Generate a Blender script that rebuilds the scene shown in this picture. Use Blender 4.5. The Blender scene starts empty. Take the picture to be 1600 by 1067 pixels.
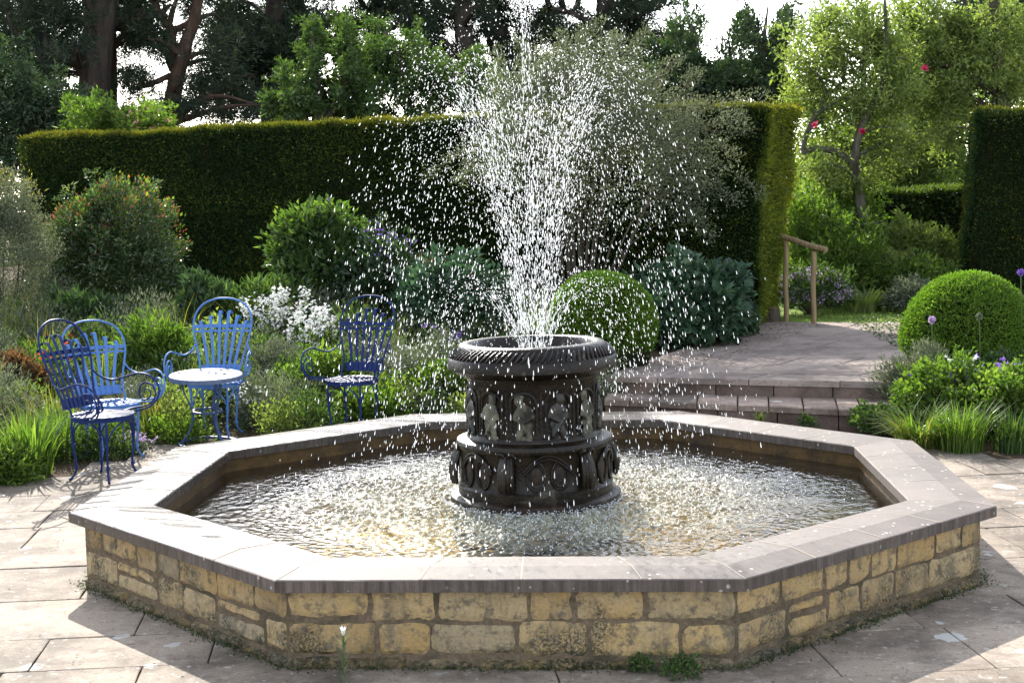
import bpy, bmesh, math
import numpy as np
from mathutils import Matrix, Vector, noise as mnoise

# ------------------------------------------------------------------ camera, sky, sun, exposure
scene = bpy.context.scene
COL = scene.collection
R = math.radians
cam_data = bpy.data.cameras.new("camera"); cam = bpy.data.objects.new("camera", cam_data)
COL.objects.link(cam); scene.camera = cam
CAM = np.array([0.378, -8.163, 1.939])
_yaw, _pitch, _roll = R(-3.3495), R(-5.6704), R(-1.0711)
_fw = np.array([math.sin(_yaw)*math.cos(_pitch), math.cos(_yaw)*math.cos(_pitch), math.sin(_pitch)])
_rt = np.array([math.cos(_yaw), -math.sin(_yaw), 0.0]); _up = np.cross(_rt, _fw)
_r2 = _rt*math.cos(_roll) + _up*math.sin(_roll); _u2 = -_rt*math.sin(_roll) + _up*math.cos(_roll)
FPX = 2316.87
cam.matrix_world = Matrix(((_r2[0], _u2[0], -_fw[0], CAM[0]), (_r2[1], _u2[1], -_fw[1], CAM[1]),
                           (_r2[2], _u2[2], -_fw[2], CAM[2]), (0, 0, 0, 1)))
cam_data.sensor_width = 36.0; cam_data.lens = 36*FPX/1600
cam_data.clip_start = 0.05; cam_data.clip_end = 2000

SUN_AZ, SUN_EL = R(-18.0), R(33.0)            # azimuth from +Y towards +X
world = bpy.data.worlds.new("World"); scene.world = world; world.use_nodes = True
wn = world.node_tree.nodes; wl = world.node_tree.links
bg = wn["Background"]; sky = wn.new("ShaderNodeTexSky"); sky.sky_type = 'NISHITA'
sky.sun_disc = False; sky.sun_elevation = SUN_EL; sky.sun_rotation = SUN_AZ
sky.air_density = 1.0; sky.dust_density = 0.8; sky.ozone_density = 1.0
hz = wn.new('ShaderNodeHueSaturation'); hz.inputs['Saturation'].default_value = .45
wl.new(sky.outputs[0], hz.inputs['Color']); wl.new(hz.outputs[0], bg.inputs[0]); bg.inputs[1].default_value = 0.15
sun_d = bpy.data.lights.new("sun", 'SUN'); sun_d.energy = 3.15; sun_d.angle = R(0.5); sun_d.color = (1.0, 0.95, 0.86)
sun = bpy.data.objects.new("sun", sun_d); COL.objects.link(sun)
_sd = Vector((math.sin(SUN_AZ)*math.cos(SUN_EL), math.cos(SUN_AZ)*math.cos(SUN_EL), math.sin(SUN_EL)))
sun.rotation_euler = _sd.to_track_quat('Z', 'Y').to_euler()
scene.view_settings.view_transform = 'Standard'; scene.view_settings.look = 'None'
scene.view_settings.exposure = 1.72; scene.view_settings.gamma = 1.0
scene.view_settings.use_curve_mapping = False
scene.render.engine = 'CYCLES'
cy = scene.cycles
cy.use_denoising = True; cy.max_bounces = 7; cy.diffuse_bounces = 3; cy.glossy_bounces = 3
cy.transmission_bounces = 5; cy.transparent_max_bounces = 12; cy.sample_clamp_indirect = 6.0
cy.caustics_reflective = False; cy.caustics_refractive = False

# ------------------------------------------------------------------ helpers
rng = np.random.default_rng(11)
def U(a, b, n=None): return rng.uniform(a, b, n)
def ray(x, y): return _fw*FPX + _r2*(x-800) + _u2*(533.5-y)
def gp(x, y, z): d = ray(x, y); return CAM + (z-CAM[2])/d[2]*d        # where the view of a spot meets a level
def at(x, y, Y): d = ray(x, y); return CAM + (Y-CAM[1])/d[1]*d
def sm(t): t = np.clip(t, 0, 1); return t*t*(3-2*t)
def gz(x, y):
    x = np.asarray(x, float); y = np.asarray(y, float)
    r = np.hypot(x, y)
    back = sm((y-0.6)/1.6)
    z = 0.30*sm((r-4.5)/3.2)*back
    inside = 1-back*sm((r-4.0)/0.25)
    return z - 0.010
def nrm(v): return v/np.maximum(np.linalg.norm(v, axis=-1, keepdims=True), 1e-9)
def rdir(n): return nrm(rng.normal(size=(n, 3)))

def link(name, me, mat, parent=None):
    o = bpy.data.objects.new(name, me); COL.objects.link(o)
    if mat is not None and not me.materials: me.materials.append(mat)
    if parent is not None: o.parent = parent
    return o
def np_mesh(name, V, faces, loop_tot, v=None, smooth=False):
    me = bpy.data.meshes.new(name)
    V = np.ascontiguousarray(V, np.float32); faces = np.ascontiguousarray(faces, np.int32).ravel()
    if np.isscalar(loop_tot): loop_tot = np.full(len(faces)//loop_tot, loop_tot, np.int32)
    me.vertices.add(len(V)); me.vertices.foreach_set("co", V.ravel())
    me.loops.add(len(faces)); me.loops.foreach_set("vertex_index", faces)
    me.polygons.add(len(loop_tot))
    st = np.concatenate([[0], np.cumsum(loop_tot)[:-1]]).astype(np.int32)
    me.polygons.foreach_set("loop_start", st); me.polygons.foreach_set("loop_total", loop_tot.astype(np.int32))
    me.polygons.foreach_set("use_smooth", np.full(len(loop_tot), bool(smooth)))
    if v is not None:
        a = me.attributes.new("v", 'FLOAT', 'POINT'); a.data.foreach_set("value", np.ascontiguousarray(v, np.float32))
    me.update(calc_edges=True)
    return me
class MB:
    def __init__(self): self.V = []; self.F = []; self.n = 0; self.A = []
    def add(self, V, F, a=0.5):
        V = np.asarray(V, float)
        self.V.append(V); self.F += [tuple(int(i)+self.n for i in f) for f in F]; self.n += len(V)
        self.A.append(np.full(len(V), a) if np.isscalar(a) else np.asarray(a, float))
    def tube(self, path, rad, n=8, a=0.5, caps=True):
        P = np.asarray(path, float); k = len(P)
        rad = np.full(k, rad) if np.isscalar(rad) else np.asarray(rad, float)
        T = np.gradient(P, axis=0); T = nrm(T)
        ref = np.array([0, 0, 1.0]) if abs(T[0][2]) < .9 else np.array([1.0, 0, 0])
        A = np.cross(T[0], ref); A /= np.linalg.norm(A)
        ang = np.arange(n)*2*math.pi/n; vs = []
        for i in range(k):
            A = A - T[i]*(A@T[i]); A /= max(np.linalg.norm(A), 1e-9); B = np.cross(T[i], A)
            vs.append(P[i] + rad[i]*(np.cos(ang)[:, None]*A + np.sin(ang)[:, None]*B))
        F = []
        for i in range(k-1):
            for j in range(n):
                j2 = (j+1) % n; F.append((i*n+j, i*n+j2, (i+1)*n+j2, (i+1)*n+j))
        if caps: F.append(tuple(range(n-1, -1, -1))); F.append(tuple((k-1)*n+j for j in range(n)))
        self.add(np.concatenate(vs), F, a)
    def strip(self, path, side, w, t, a=0.5):             # a flat bar: side = width direction per point
        P = np.asarray(path, float); k = len(P); S = nrm(np.broadcast_to(np.asarray(side, float), P.shape))
        T = nrm(np.gradient(P, axis=0)); N = nrm(np.cross(S, T))
        w = np.full(k, w) if np.isscalar(w) else np.asarray(w, float)
        h = w[:, None]/2
        vs = np.stack([P-S*h-N*t/2, P+S*h-N*t/2, P+S*h+N*t/2, P-S*h+N*t/2], 1).reshape(-1, 3)
        F = []
        for i in range(k-1):
            for j in range(4): F.append((i*4+j, i*4+(j+1) % 4, (i+1)*4+(j+1) % 4, (i+1)*4+j))
        F.append((3, 2, 1, 0)); F.append(tuple((k-1)*4+j for j in range(4)))
        self.add(vs, F, a)
    def lathe(self, prof, n=64, c=(0, 0, 0), a=0.5, close=False):
        ang = np.arange(n)*2*math.pi/n; k = len(prof); vs = []
        for r_, z_ in prof: vs.append(np.stack([c[0]+r_*np.cos(ang), c[1]+r_*np.sin(ang), np.full(n, c[2]+z_)], 1))
        F = []
        for i in range(k if close else k-1):
            i2 = (i+1) % k
            for j in range(n): F.append((i*n+j, i*n+(j+1) % n, i2*n+(j+1) % n, i2*n+j))
        self.add(np.concatenate(vs), F, a)
    def box(self, c, h, rz=0, a=0.5):
        s = np.array([(x, y, z) for z in (-1, 1) for x, y in ((-1, -1), (1, -1), (1, 1), (-1, 1))], float)*np.asarray(h)
        co, si = math.cos(rz), math.sin(rz)
        s = np.stack([s[:, 0]*co-s[:, 1]*si, s[:, 0]*si+s[:, 1]*co, s[:, 2]], 1)+np.asarray(c)
        self.add(s, [(3, 2, 1, 0), (4, 5, 6, 7), (0, 1, 5, 4), (1, 2, 6, 5), (2, 3, 7, 6), (3, 0, 4, 7)], a)
    def ell(self, c, r, rot=None, n=10, m=7, a=0.5):
        vs = []
        for i in range(m+1):
            th = math.pi*i/m
            for j in range(n): ph = 2*math.pi*j/n; vs.append((math.sin(th)*math.cos(ph), math.sin(th)*math.sin(ph), math.cos(th)))
        V = np.array(vs)*np.asarray(r)
        if rot is not None: V = V@np.array(rot).T
        F = []
        for i in range(m):
            for j in range(n): F.append((i*n+j, (i+1)*n+j, (i+1)*n+(j+1) % n, i*n+(j+1) % n))
        self.add(V+np.asarray(c), F, a)
    def build(self, name, mat, parent=None, smooth=True, bevel=0, loc=None):
        V = np.concatenate(self.V); tot = np.array([len(f) for f in self.F]); fl = np.array([i for f in self.F for i in f])
        if loc is not None: V = V-np.asarray(loc)
        me = np_mesh(name, V, fl, tot, np.concatenate(self.A), smooth)
        o = link(name, me, mat, parent)
        if loc is not None: o.location = loc
        if smooth:
            try: me.set_sharp_from_angle(angle=R(40))
            except Exception: pass
        if bevel:
            b = o.modifiers.new("bevel", 'BEVEL'); b.width = bevel; b.segments = 2; b.limit_method = 'ANGLE'; b.angle_limit = R(40)
        return o
def tag(o, label=None, cat=None, group=None, kind=None):
    if label: o["label"] = label
    if cat: o["category"] = cat
    if group: o["group"] = group
    if kind: o["kind"] = kind
    return o
def thing(name, label, cat, loc=(0, 0, 0), rz=0.0, group=None):
    o = bpy.data.objects.new(name, None); COL.objects.link(o)
    o.location = [float(c) for c in loc]; o.rotation_euler = (0, 0, rz); o.empty_display_size = .1
    return tag(o, label, cat, group)
def dup(root, loc, rz, label=None, scale=1.0):
    r = root.copy(); COL.objects.link(r); r.location = [float(c) for c in loc]; r.rotation_euler = (0, 0, rz)
    r.scale = (scale,)*3 if np.isscalar(scale) else scale
    if label: r["label"] = label
    for ch in list(root.children):
        c = ch.copy(); COL.objects.link(c); c.parent = r
        for g in list(ch.children):
            d = g.copy(); COL.objects.link(d); d.parent = c
    return r

# ------------------------------------------------------------------ materials
class NT:
    def __init__(self, name):
        self.m = bpy.data.materials.new(name); self.m.use_nodes = True
        self.t = self.m.node_tree; self.t.nodes.clear()
        self.out = self.t.nodes.new("ShaderNodeOutputMaterial")
    def n(self, typ, **kw):
        nd = self.t.nodes.new("ShaderNode"+typ)
        for k, v in kw.items(): setattr(nd, k, v)
        return nd
    def l(self, a, b): self.t.links.new(a, b)
    def set(self, nd, **kw):
        for k, v in kw.items(): nd.inputs[k.replace('_', ' ')].default_value = v
        return nd
    def coord(self, kind="Object"): return self.n("TexCoord").outputs[kind]
    def wpos(self): return self.n("NewGeometry").outputs["Position"]
    def noise(self, vec, scale, detail=4, rough=.55, dist=0.0):
        nd = self.n("TexNoise"); self.l(vec, nd.inputs["Vector"])
        nd.inputs["Scale"].default_value = scale; nd.inputs["Detail"].default_value = detail
        nd.inputs["Roughness"].default_value = rough; nd.inputs["Distortion"].default_value = dist
        return nd.outputs["Fac"]
    def voro(self, vec, scale, out="Distance"):
        nd = self.n("TexVoronoi"); self.l(vec, nd.inputs["Vector"]); nd.inputs["Scale"].default_value = scale
        return nd.outputs[out]
    def ramp(self, fac, stops, interp='LINEAR'):
        nd = self.n("ValToRGB"); self.l(fac, nd.inputs[0]); cr = nd.color_ramp; cr.interpolation = interp
        while len(cr.elements) < len(stops): cr.elements.new(0.5)
        for e, (p, c) in zip(cr.elements, stops):
            e.position = p; e.color = (c, c, c, 1) if np.isscalar(c) else (*c, 1)
        return nd.outputs[0]
    def mix(self, fac, a, b, mode='MIX'):
        nd = self.n("Mix", data_type='RGBA', blend_type=mode)
        for i, x in ((0, fac), (6, a), (7, b)):
            if hasattr(x, "is_linked") or isinstance(x, bpy.types.NodeSocket): self.l(x, nd.inputs[i])
            elif i == 0: nd.inputs[0].default_value = x
            else: nd.inputs[i].default_value = (*x, 1) if len(x) == 3 else x
        return nd.outputs[2]
    def math(self, op, a, b=0.0, clamp=False):
        nd = self.n("Math", operation=op, use_clamp=clamp)
        for i, x in enumerate((a, b)):
            if isinstance(x, bpy.types.NodeSocket): self.l(x, nd.inputs[i])
            else: nd.inputs[i].default_value = x
        return nd.outputs[0]
    def attr(self, name="v"): return self.n("Attribute", attribute_name=name).outputs["Fac"]
    def bump(self, h, strength=.3, dist=.02):
        nd = self.n("Bump"); self.l(h, nd.inputs["Height"]); nd.inputs["Strength"].default_value = strength
        nd.inputs["Distance"].default_value = dist; return nd.outputs[0]
    def bsdf(self, color, rough=.6, spec=.4, normal=None, metallic=0.0):
        p = self.n("BsdfPrincipled")
        if isinstance(color, bpy.types.NodeSocket): self.l(color, p.inputs["Base Color"])
        else: p.inputs["Base Color"].default_value = (*color, 1)
        if isinstance(rough, bpy.types.NodeSocket): self.l(rough, p.inputs["Roughness"])
        else: p.inputs["Roughness"].default_value = rough
        p.inputs["Specular IOR Level"].default_value = spec; p.inputs["Metallic"].default_value = metallic
        if normal is not None: self.l(normal, p.inputs["Normal"])
        return p.outputs[0]
    def done(self, sh): self.l(sh, self.out.inputs[0]); return self.m

def leaf_mat(name, dark, mid, light, trans=.42, rough=.45, spec=.35, tcol=None, patch=.5):
    t = NT(name); v = t.attr("v")
    c = t.ramp(v, [(0.0, dark), (0.55, mid), (1.0, light)])
    big = t.noise(t.wpos(), 2.3, 2)
    c = t.mix(patch, c, t.mix(1.0, c, t.ramp(big, [(.3, .55), (.7, 1.35)]), 'MULTIPLY'))
    p = t.bsdf(c, rough, spec)
    tr = t.n("BsdfTranslucent")
    tc = t.mix(1.0, c, tcol or (1.5, 1.55, .55), 'MULTIPLY'); t.l(tc, tr.inputs[0])
    mx = t.n("MixShader"); mx.inputs[0].default_value = trans; t.l(p, mx.inputs[1]); t.l(tr.outputs[0], mx.inputs[2])
    return t.done(mx.outputs[0])
def bark_mat(name, a, b, scale=6):
    t = NT(name); w = t.coord(); mp = t.n("Mapping"); t.l(w, mp.inputs[0]); mp.inputs["Scale"].default_value = (1, 1, .25)
    n = t.noise(mp.outputs[0], scale, 6, .65); c = t.ramp(n, [(.3, a), (.7, b)])
    return t.done(t.bsdf(c, .9, .15, t.bump(n, .8, .05)))
M = {}
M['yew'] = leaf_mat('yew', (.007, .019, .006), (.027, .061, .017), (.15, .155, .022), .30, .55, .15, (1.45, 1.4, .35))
M['yew_lit_end'] = leaf_mat('yew_lit_end', (.04, .075, .014), (.12, .165, .028), (.25, .27, .04), .38, .6, .15, (1.8, 1.5, .3))  # hedge-end copy of yew with its brighter light put into the leaf colours
M['box'] = leaf_mat('box', (.045, .095, .014), (.125, .215, .03), (.25, .35, .06), .42, .45, .3, (1.3, 1.5, .5))
M['beech'] = leaf_mat('beech', (.02, .04, .01), (.04, .075, .018), (.09, .13, .03), .35)
M['fresh'] = leaf_mat('fresh', (.042, .08, .018), (.098, .16, .034), (.20, .26, .065), .50, .45, .3, (1.3, 1.5, .5))
M['mid'] = leaf_mat('mid', (.024, .052, .018), (.06, .108, .034), (.12, .18, .06), .40)
M['deep'] = leaf_mat('deep', (.016, .036, .018), (.036, .072, .034), (.08, .125, .06), .32, .4, .4)
M['blue'] = leaf_mat('blue', (.020, .046, .028), (.052, .10, .058), (.12, .18, .11), .22, .45, .35, (1.2, 1.5, .8))
M['lime'] = leaf_mat('lime', (.09, .135, .038), (.175, .228, .075), (.29, .34, .14), .55, .5, .25, (1.28, 1.38, .55))
M['silver'] = leaf_mat('silver', (.07, .085, .06), (.14, .16, .115), (.24, .26, .2), .32, .6, .2, (1.2, 1.25, .8))
M['greyshrub'] = leaf_mat('greyshrub', (.065, .078, .048), (.135, .152, .098), (.25, .26, .19), .34, .6, .2, (1.15, 1.22, .8))
M['pine'] = leaf_mat('pine', (.014, .026, .018), (.03, .05, .032), (.07, .09, .05), .25, .55, .25, (1.2, 1.3, .7))
M['conifer'] = leaf_mat('conifer', (.02, .042, .022), (.045, .08, .038), (.08, .12, .055), .3)
M['straw'] = leaf_mat('straw', (.10, .10, .03), (.2, .19, .06), (.34, .30, .12), .4)
M['photinia'] = leaf_mat('photinia', (.022, .046, .018), (.06, .105, .04), (.15, .19, .09), .28, .25, .7, (1.3, 1.4, .5))
M['redtip'] = leaf_mat('redtip', (.18, .06, .035), (.32, .13, .07), (.42, .25, .14), .4, .35, .5, (1.4, .8, .5))
M['rust'] = leaf_mat('rust', (.05, .038, .02), (.11, .075, .04), (.18, .13, .07), .4, .5, .3, (1.4, .9, .4))
def petal(name, a, b): return leaf_mat(name, a, tuple((x+y)/2 for x, y in zip(a, b)), b, .35, .6, .2, (1, 1, 1), .1)
M['white'] = petal('white_petals', (.62, .62, .58), (.88, .88, .85))
M['violet'] = petal('violet_petals', (.16, .07, .40), (.34, .20, .62))
M['pink'] = petal('pink_petals', (.42, .27, .50), (.70, .55, .74))
M['rose'] = petal('rose_petals', (.45, .01, .06), (.70, .05, .16))
M['scarlet'] = petal('scarlet_petals', (.42, .03, .02), (.62, .10, .05))
M['salmon'] = petal('salmon_petals', (.55, .22, .20), (.75, .42, .38))
M['stem'] = NT('green_stem'); M['stem'] = M['stem'].done(M['stem'].bsdf((.06, .11, .025), .6, .3))
M['twig'] = bark_mat('twig', (.04, .03, .022), (.12, .10, .075), 20)
M['pinebark'] = bark_mat('pine_bark', (.02, .016, .013), (.075, .06, .05), 7)
M['redbark'] = bark_mat('red_pine_bark', (.035, .023, .017), (.115, .072, .052), 7)
M['lichenbark'] = bark_mat('lichen_bark', (.04, .036, .028), (.17, .16, .12), 9)
M['hedgecore'] = NT('hedge_wood'); M['hedgecore'] = M['hedgecore'].done(M['hedgecore'].bsdf((.012, .014, .006), .95, .05))

def soil():
    t = NT('soil'); w = t.wpos(); n = t.noise(w, 6, 8, .7); f = t.noise(w, 60, 4, .7)
    c = t.ramp(n, [(.3, (.045, .030, .018)), (.7, (.12, .085, .055))])
    c = t.mix(.5, c, t.ramp(f, [(.3, (.03, .02, .012)), (.75, (.19, .145, .1))]))
    return t.done(t.bsdf(c, .95, .1, t.bump(f, .8, .03)))
M['soil'] = soil()
def stone_floor(name, base, lichen=True, dark=.5):
    t = NT(name); w = t.wpos(); v = t.attr("v")
    c = t.mix(v, base[0], base[1])
    n1 = t.noise(w, 1.7, 6, .65, .4); n2 = t.noise(w, 9, 6, .7); n3 = t.noise(w, 90, 3, .6)
    c = t.mix(1, c, t.ramp(n1, [(.40, dark), (.58, 1.12)]), 'MULTIPLY')
    c = t.mix(t.ramp(n2, [(.52, 0), (.72, .55)]), c, base[2])
    c = t.mix(t.ramp(t.noise(w, 24, 4, .6), [(.56, 0), (.70, .6)]), c, (.10, .075, .06))
    c = t.mix(t.ramp(t.noise(w, 3.1, 7, .7, .6), [(.54, 0), (.66, .6)]), c, (.13, .10, .082))
    c = t.mix(1, c, t.ramp(n3, [(.25, .72), (.75, 1.2)]), 'MULTIPLY')
    if lichen:
        wob = t.noise(w, 14, 3); mp = t.n("VectorMath", operation='ADD'); t.l(w, mp.inputs[0])
        nn = t.n("TexNoise"); t.l(w, nn.inputs["Vector"]); nn.inputs["Scale"].default_value = 11
        sc = t.n("VectorMath", operation='SCALE'); t.l(nn.outputs["Color"], sc.inputs[0]); sc.inputs["Scale"].default_value = .10
        t.l(sc.outputs[0], mp.inputs[1])
        d = t.voro(mp.outputs[0], 3.6); rnd = t.voro(mp.outputs[0], 3.6, "Color")
        sep = t.n("SeparateColor"); t.l(rnd, sep.inputs[0])
        rad = t.math('MULTIPLY', t.math('POWER', sep.outputs[0], 3.0), .30)
        spot = t.math('GREATER_THAN', rad, d)
        d2 = t.voro(mp.outputs[0], 17); spot2 = t.math('LESS_THAN', d2, .17)
        c = t.mix(t.math('MULTIPLY', spot, .75), c, (.50, .49, .46)); c = t.mix(t.math('MULTIPLY', spot2, .45), c, (.48, .46, .42))
    h = t.math('ADD', t.math('MULTIPLY', n2, .6), t.math('MULTIPLY', n3, .25))
    return t.done(t.bsdf(c, .82, .25, t.bump(h, .55, .012)))
M['flag'] = stone_floor('flagstone', ((.225, .182, .142), (.315, .258, .203), (.41, .37, .32)), True, .5)
M['terrace'] = stone_floor('terrace_stone', ((.25, .20, .175), (.33, .265, .225), (.32, .28, .25)), False, .65)
M['step'] = stone_floor('step_stone', ((.25, .185, .15), (.33, .25, .205), (.34, .29, .25)), True, .45)

def wall_stone():
    t = NT('wall_stone'); w = t.wpos(); v = t.attr("v")
    c = t.ramp(v, [(0, (.27, .18, .085)), (.3, (.40, .27, .115)), (.6, (.47, .325, .15)), (.85, (.38, .29, .165)), (1, (.26, .21, .145))])
    n1 = t.noise(w, 5, 6, .65, .3); n2 = t.noise(w, 17, 6, .7); n3 = t.noise(w, 70, 4, .65)
    c = t.mix(t.ramp(n1, [(.40, 0), (.62, .6)]), c, (.38, .30, .18))
    c = t.mix(t.ramp(n2, [(.50, 0), (.62, .85)]), c, (.115, .10, .078))
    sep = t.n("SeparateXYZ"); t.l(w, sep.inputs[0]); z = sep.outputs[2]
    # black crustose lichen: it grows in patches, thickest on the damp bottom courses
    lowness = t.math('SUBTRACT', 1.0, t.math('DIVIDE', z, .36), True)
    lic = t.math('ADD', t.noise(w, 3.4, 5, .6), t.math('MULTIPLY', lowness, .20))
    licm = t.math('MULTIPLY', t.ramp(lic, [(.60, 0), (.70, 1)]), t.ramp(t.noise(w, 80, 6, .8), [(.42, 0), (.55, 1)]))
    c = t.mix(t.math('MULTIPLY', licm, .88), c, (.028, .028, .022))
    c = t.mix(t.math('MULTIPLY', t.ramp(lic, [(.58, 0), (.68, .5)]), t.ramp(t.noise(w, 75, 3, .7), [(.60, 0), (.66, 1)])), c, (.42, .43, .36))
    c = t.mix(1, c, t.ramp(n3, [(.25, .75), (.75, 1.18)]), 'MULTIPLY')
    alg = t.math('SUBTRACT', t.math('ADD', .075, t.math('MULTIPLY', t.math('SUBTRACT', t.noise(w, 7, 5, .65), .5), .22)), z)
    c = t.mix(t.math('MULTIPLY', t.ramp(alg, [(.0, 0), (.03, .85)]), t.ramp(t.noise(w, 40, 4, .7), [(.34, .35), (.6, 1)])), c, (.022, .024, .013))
    mp = t.n('Mapping'); t.l(w, mp.inputs[0]); mp.inputs['Scale'].default_value = (1, 1, .18)
    c = t.mix(t.ramp(t.noise(mp.outputs[0], 11, 5, .7), [(.52, 0), (.68, .65)]), c, (.12, .10, .075))
    h = t.math('ADD', t.math('MULTIPLY', n2, .6), t.math('MULTIPLY', n3, .5))
    return t.done(t.bsdf(c, .85, .25, t.bump(h, .95, .016)))
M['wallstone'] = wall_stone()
def mortar():
    t = NT('mortar'); w = t.wpos(); n = t.noise(w, 40, 5, .7); m = t.noise(w, 4, 4)
    c = t.ramp(n, [(.3, (.085, .063, .042)), (.7, (.20, .152, .105))])
    c = t.mix(t.ramp(m, [(.5, 0), (.65, .75)]), c, (.045, .045, .03))
    return t.done(t.bsdf(c, .95, .1, t.bump(n, .9, .01)))
M['mortar'] = mortar()
def coping():
    t = NT('coping_stone'); w = t.wpos(); v = t.attr("v")
    c = t.mix(v, (.106, .084, .072), (.142, .113, .098))
    n1 = t.noise(w, 2.6, 5, .6, .3); n2 = t.noise(w, 22, 5, .65); n3 = t.noise(w, 120, 3, .6)
    c = t.mix(1, c, t.ramp(n1, [(.3, .72), (.66, 1.1)]), 'MULTIPLY')
    c = t.mix(t.ramp(n2, [(.55, 0), (.75, .35)]), c, (.23, .20, .175))
    d = t.voro(w, 15); c = t.mix(t.math('MULTIPLY', t.math('LESS_THAN', d, t.math('MULTIPLY', t.noise(w, 3), .24)), .6), c, (.58, .56, .5))
    c = t.mix(1, c, t.ramp(n3, [(.3, .8), (.7, 1.15)]), 'MULTIPLY')
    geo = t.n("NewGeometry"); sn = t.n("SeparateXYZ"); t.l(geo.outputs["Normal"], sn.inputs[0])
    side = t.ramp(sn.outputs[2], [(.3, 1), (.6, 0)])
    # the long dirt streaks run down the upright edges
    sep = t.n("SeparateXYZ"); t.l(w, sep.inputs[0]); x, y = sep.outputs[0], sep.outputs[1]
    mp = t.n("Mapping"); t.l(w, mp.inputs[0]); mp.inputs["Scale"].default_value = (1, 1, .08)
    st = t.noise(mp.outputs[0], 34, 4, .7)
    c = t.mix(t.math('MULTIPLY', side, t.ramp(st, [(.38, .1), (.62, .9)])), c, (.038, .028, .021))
    # spray keeps the far and left stones wet
    wet = t.math('ADD', t.math('MULTIPLY', y, .30), t.math('MULTIPLY', x, -.45))
    wet = t.math('ADD', wet, t.math('MULTIPLY', t.math('SUBTRACT', t.noise(w, 2.2, 4, .6), .5), 1.1))
    wm = t.ramp(wet, [(.02, 0), (.30, 1)])
    mp2 = t.n("Mapping"); t.l(w, mp2.inputs[0]); mp2.inputs["Rotation"].default_value = (0, 0, .3); mp2.inputs["Scale"].default_value = (.6, 5, 1)
    streak = t.noise(mp2.outputs[0], 3.2, 5, .65)
    rough = t.mix(wm, (.72,)*3, t.ramp(streak, [(.36, .13), (.66, .33)]))
    c = t.mix(t.math('MULTIPLY', wm, .62), c, t.mix(1, c, (.42, .43, .46), 'MULTIPLY'))
    return t.done(t.bsdf(c, rough, .5, t.bump(t.math('ADD', n3, n2), .18, .006)))
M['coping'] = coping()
M['joint'] = NT('pale_joint'); M['joint'] = M['joint'].done(M['joint'].bsdf((.40, .35, .29), .9, .1))
def pool_lining():
    t = NT('pool_lining'); w = t.wpos(); n = t.noise(w, 5, 6, .65); m = t.noise(w, 30, 4)
    c = t.ramp(n, [(.3, (.12, .08, .014)), (.6, (.28, .19, .032)), (.8, (.33, .25, .06))])
    c = t.mix(t.ramp(m, [(.5, 0), (.7, .5)]), c, (.05, .035, .014))
    return t.done(t.bsdf(c, .55, .4, t.bump(m, .4, .01)))
M['lining'] = pool_lining()
def basin_wall():
    t = NT('basin_wall'); w = t.wpos(); n = t.noise(w, 6, 6, .65); m = t.noise(w, 34, 4)
    c = t.ramp(n, [(.35, (.030, .017, .005)), (.65, (.12, .066, .014))]); c = t.mix(t.ramp(m, [(.55, 0), (.7, .5)]), c, (.02, .02, .008))
    return t.done(t.bsdf(c, .5, .35, t.bump(m, .4, .01)))
M['basin'] = basin_wall()
def water():
    t = NT('water')
    fr = t.n("Fresnel"); fr.inputs[0].default_value = 1.33
    gl = t.n("BsdfGlossy"); gl.inputs["Roughness"].default_value = .04; gl.inputs[0].default_value = (1, 1, 1, 1)
    tr = t.n("BsdfTransparent"); tr.inputs[0].default_value = (.90, .78, .42, 1)
    w = t.wpos(); h = t.noise(w, 45, 3, .6)
    nb = t.bump(h, .18, .010); t.l(nb, gl.inputs["Normal"]); t.l(nb, fr.inputs["Normal"])
    # air beaten into the water round the fountain turns it milky
    cl = t.n("VectorMath", operation='LENGTH'); t.l(w, cl.inputs[0])
    aer = t.math('MULTIPLY', t.ramp(t.math('ADD', t.math('DIVIDE', cl.outputs['Value'], 2.0), t.math('MULTIPLY', t.math('SUBTRACT', t.noise(w, 3.5, 4, .6), .5), .55)), [(.44, .52), (.74, .015)]), t.ramp(t.noise(w, 55, 4, .7), [(.36, .25), (.6, 1)]))
    mk = t.n("BsdfDiffuse"); mk.inputs[0].default_value = (.60, .60, .46, 1)
    body = t.n("MixShader"); t.l(aer, body.inputs[0]); t.l(tr.outputs[0], body.inputs[1]); t.l(mk.outputs[0], body.inputs[2])
    mx = t.n("MixShader"); t.l(fr.outputs[0], mx.inputs[0]); t.l(body.outputs[0], mx.inputs[1]); t.l(gl.outputs[0], mx.inputs[2])
    return t.done(mx.outputs[0])
M['water'] = water()
def foam():
    t = NT('white_water'); p = t.bsdf((.86, .88, .90), .12, .6)
    tr = t.n("BsdfTranslucent"); tr.inputs[0].default_value = (.95, .96, .97, 1)
    mx = t.n("MixShader"); mx.inputs[0].default_value = .6; t.l(p, mx.inputs[1]); t.l(tr.outputs[0], mx.inputs[2])
    tp = t.n("BsdfTransparent"); m2 = t.n("MixShader"); m2.inputs[0].default_value = .25; t.l(mx.outputs[0], m2.inputs[1]); t.l(tp.outputs[0], m2.inputs[2])
    return t.done(m2.outputs[0])
M['foam'] = foam()
def wetstone(name, a, b, rough=.22, spec=.5):
    t = NT(name); w = t.coord(); n = t.noise(w, 7, 6, .7); f = t.noise(w, 60, 4, .65)
    c = t.ramp(n, [(.40, a), (.66, b)])
    c = t.mix(t.ramp(t.noise(w, 4.5, 6, .7, .5), [(.60, 0), (.70, .55)]), c, (.13, .115, .08))
    return t.done(t.bsdf(c, t.ramp(f, [(.3, rough), (.75, rough+.3)]), spec, t.bump(t.math('ADD', f, n), .35, .012)))
M['wetstone'] = wetstone('wet_dark_stone', (.005, .0035, .002), (.020, .0125, .007), .20, .26)
M['wetbrown'] = wetstone('wet_brown_stone', (.009, .005, .003), (.032, .017, .010), .26, .28)
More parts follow.
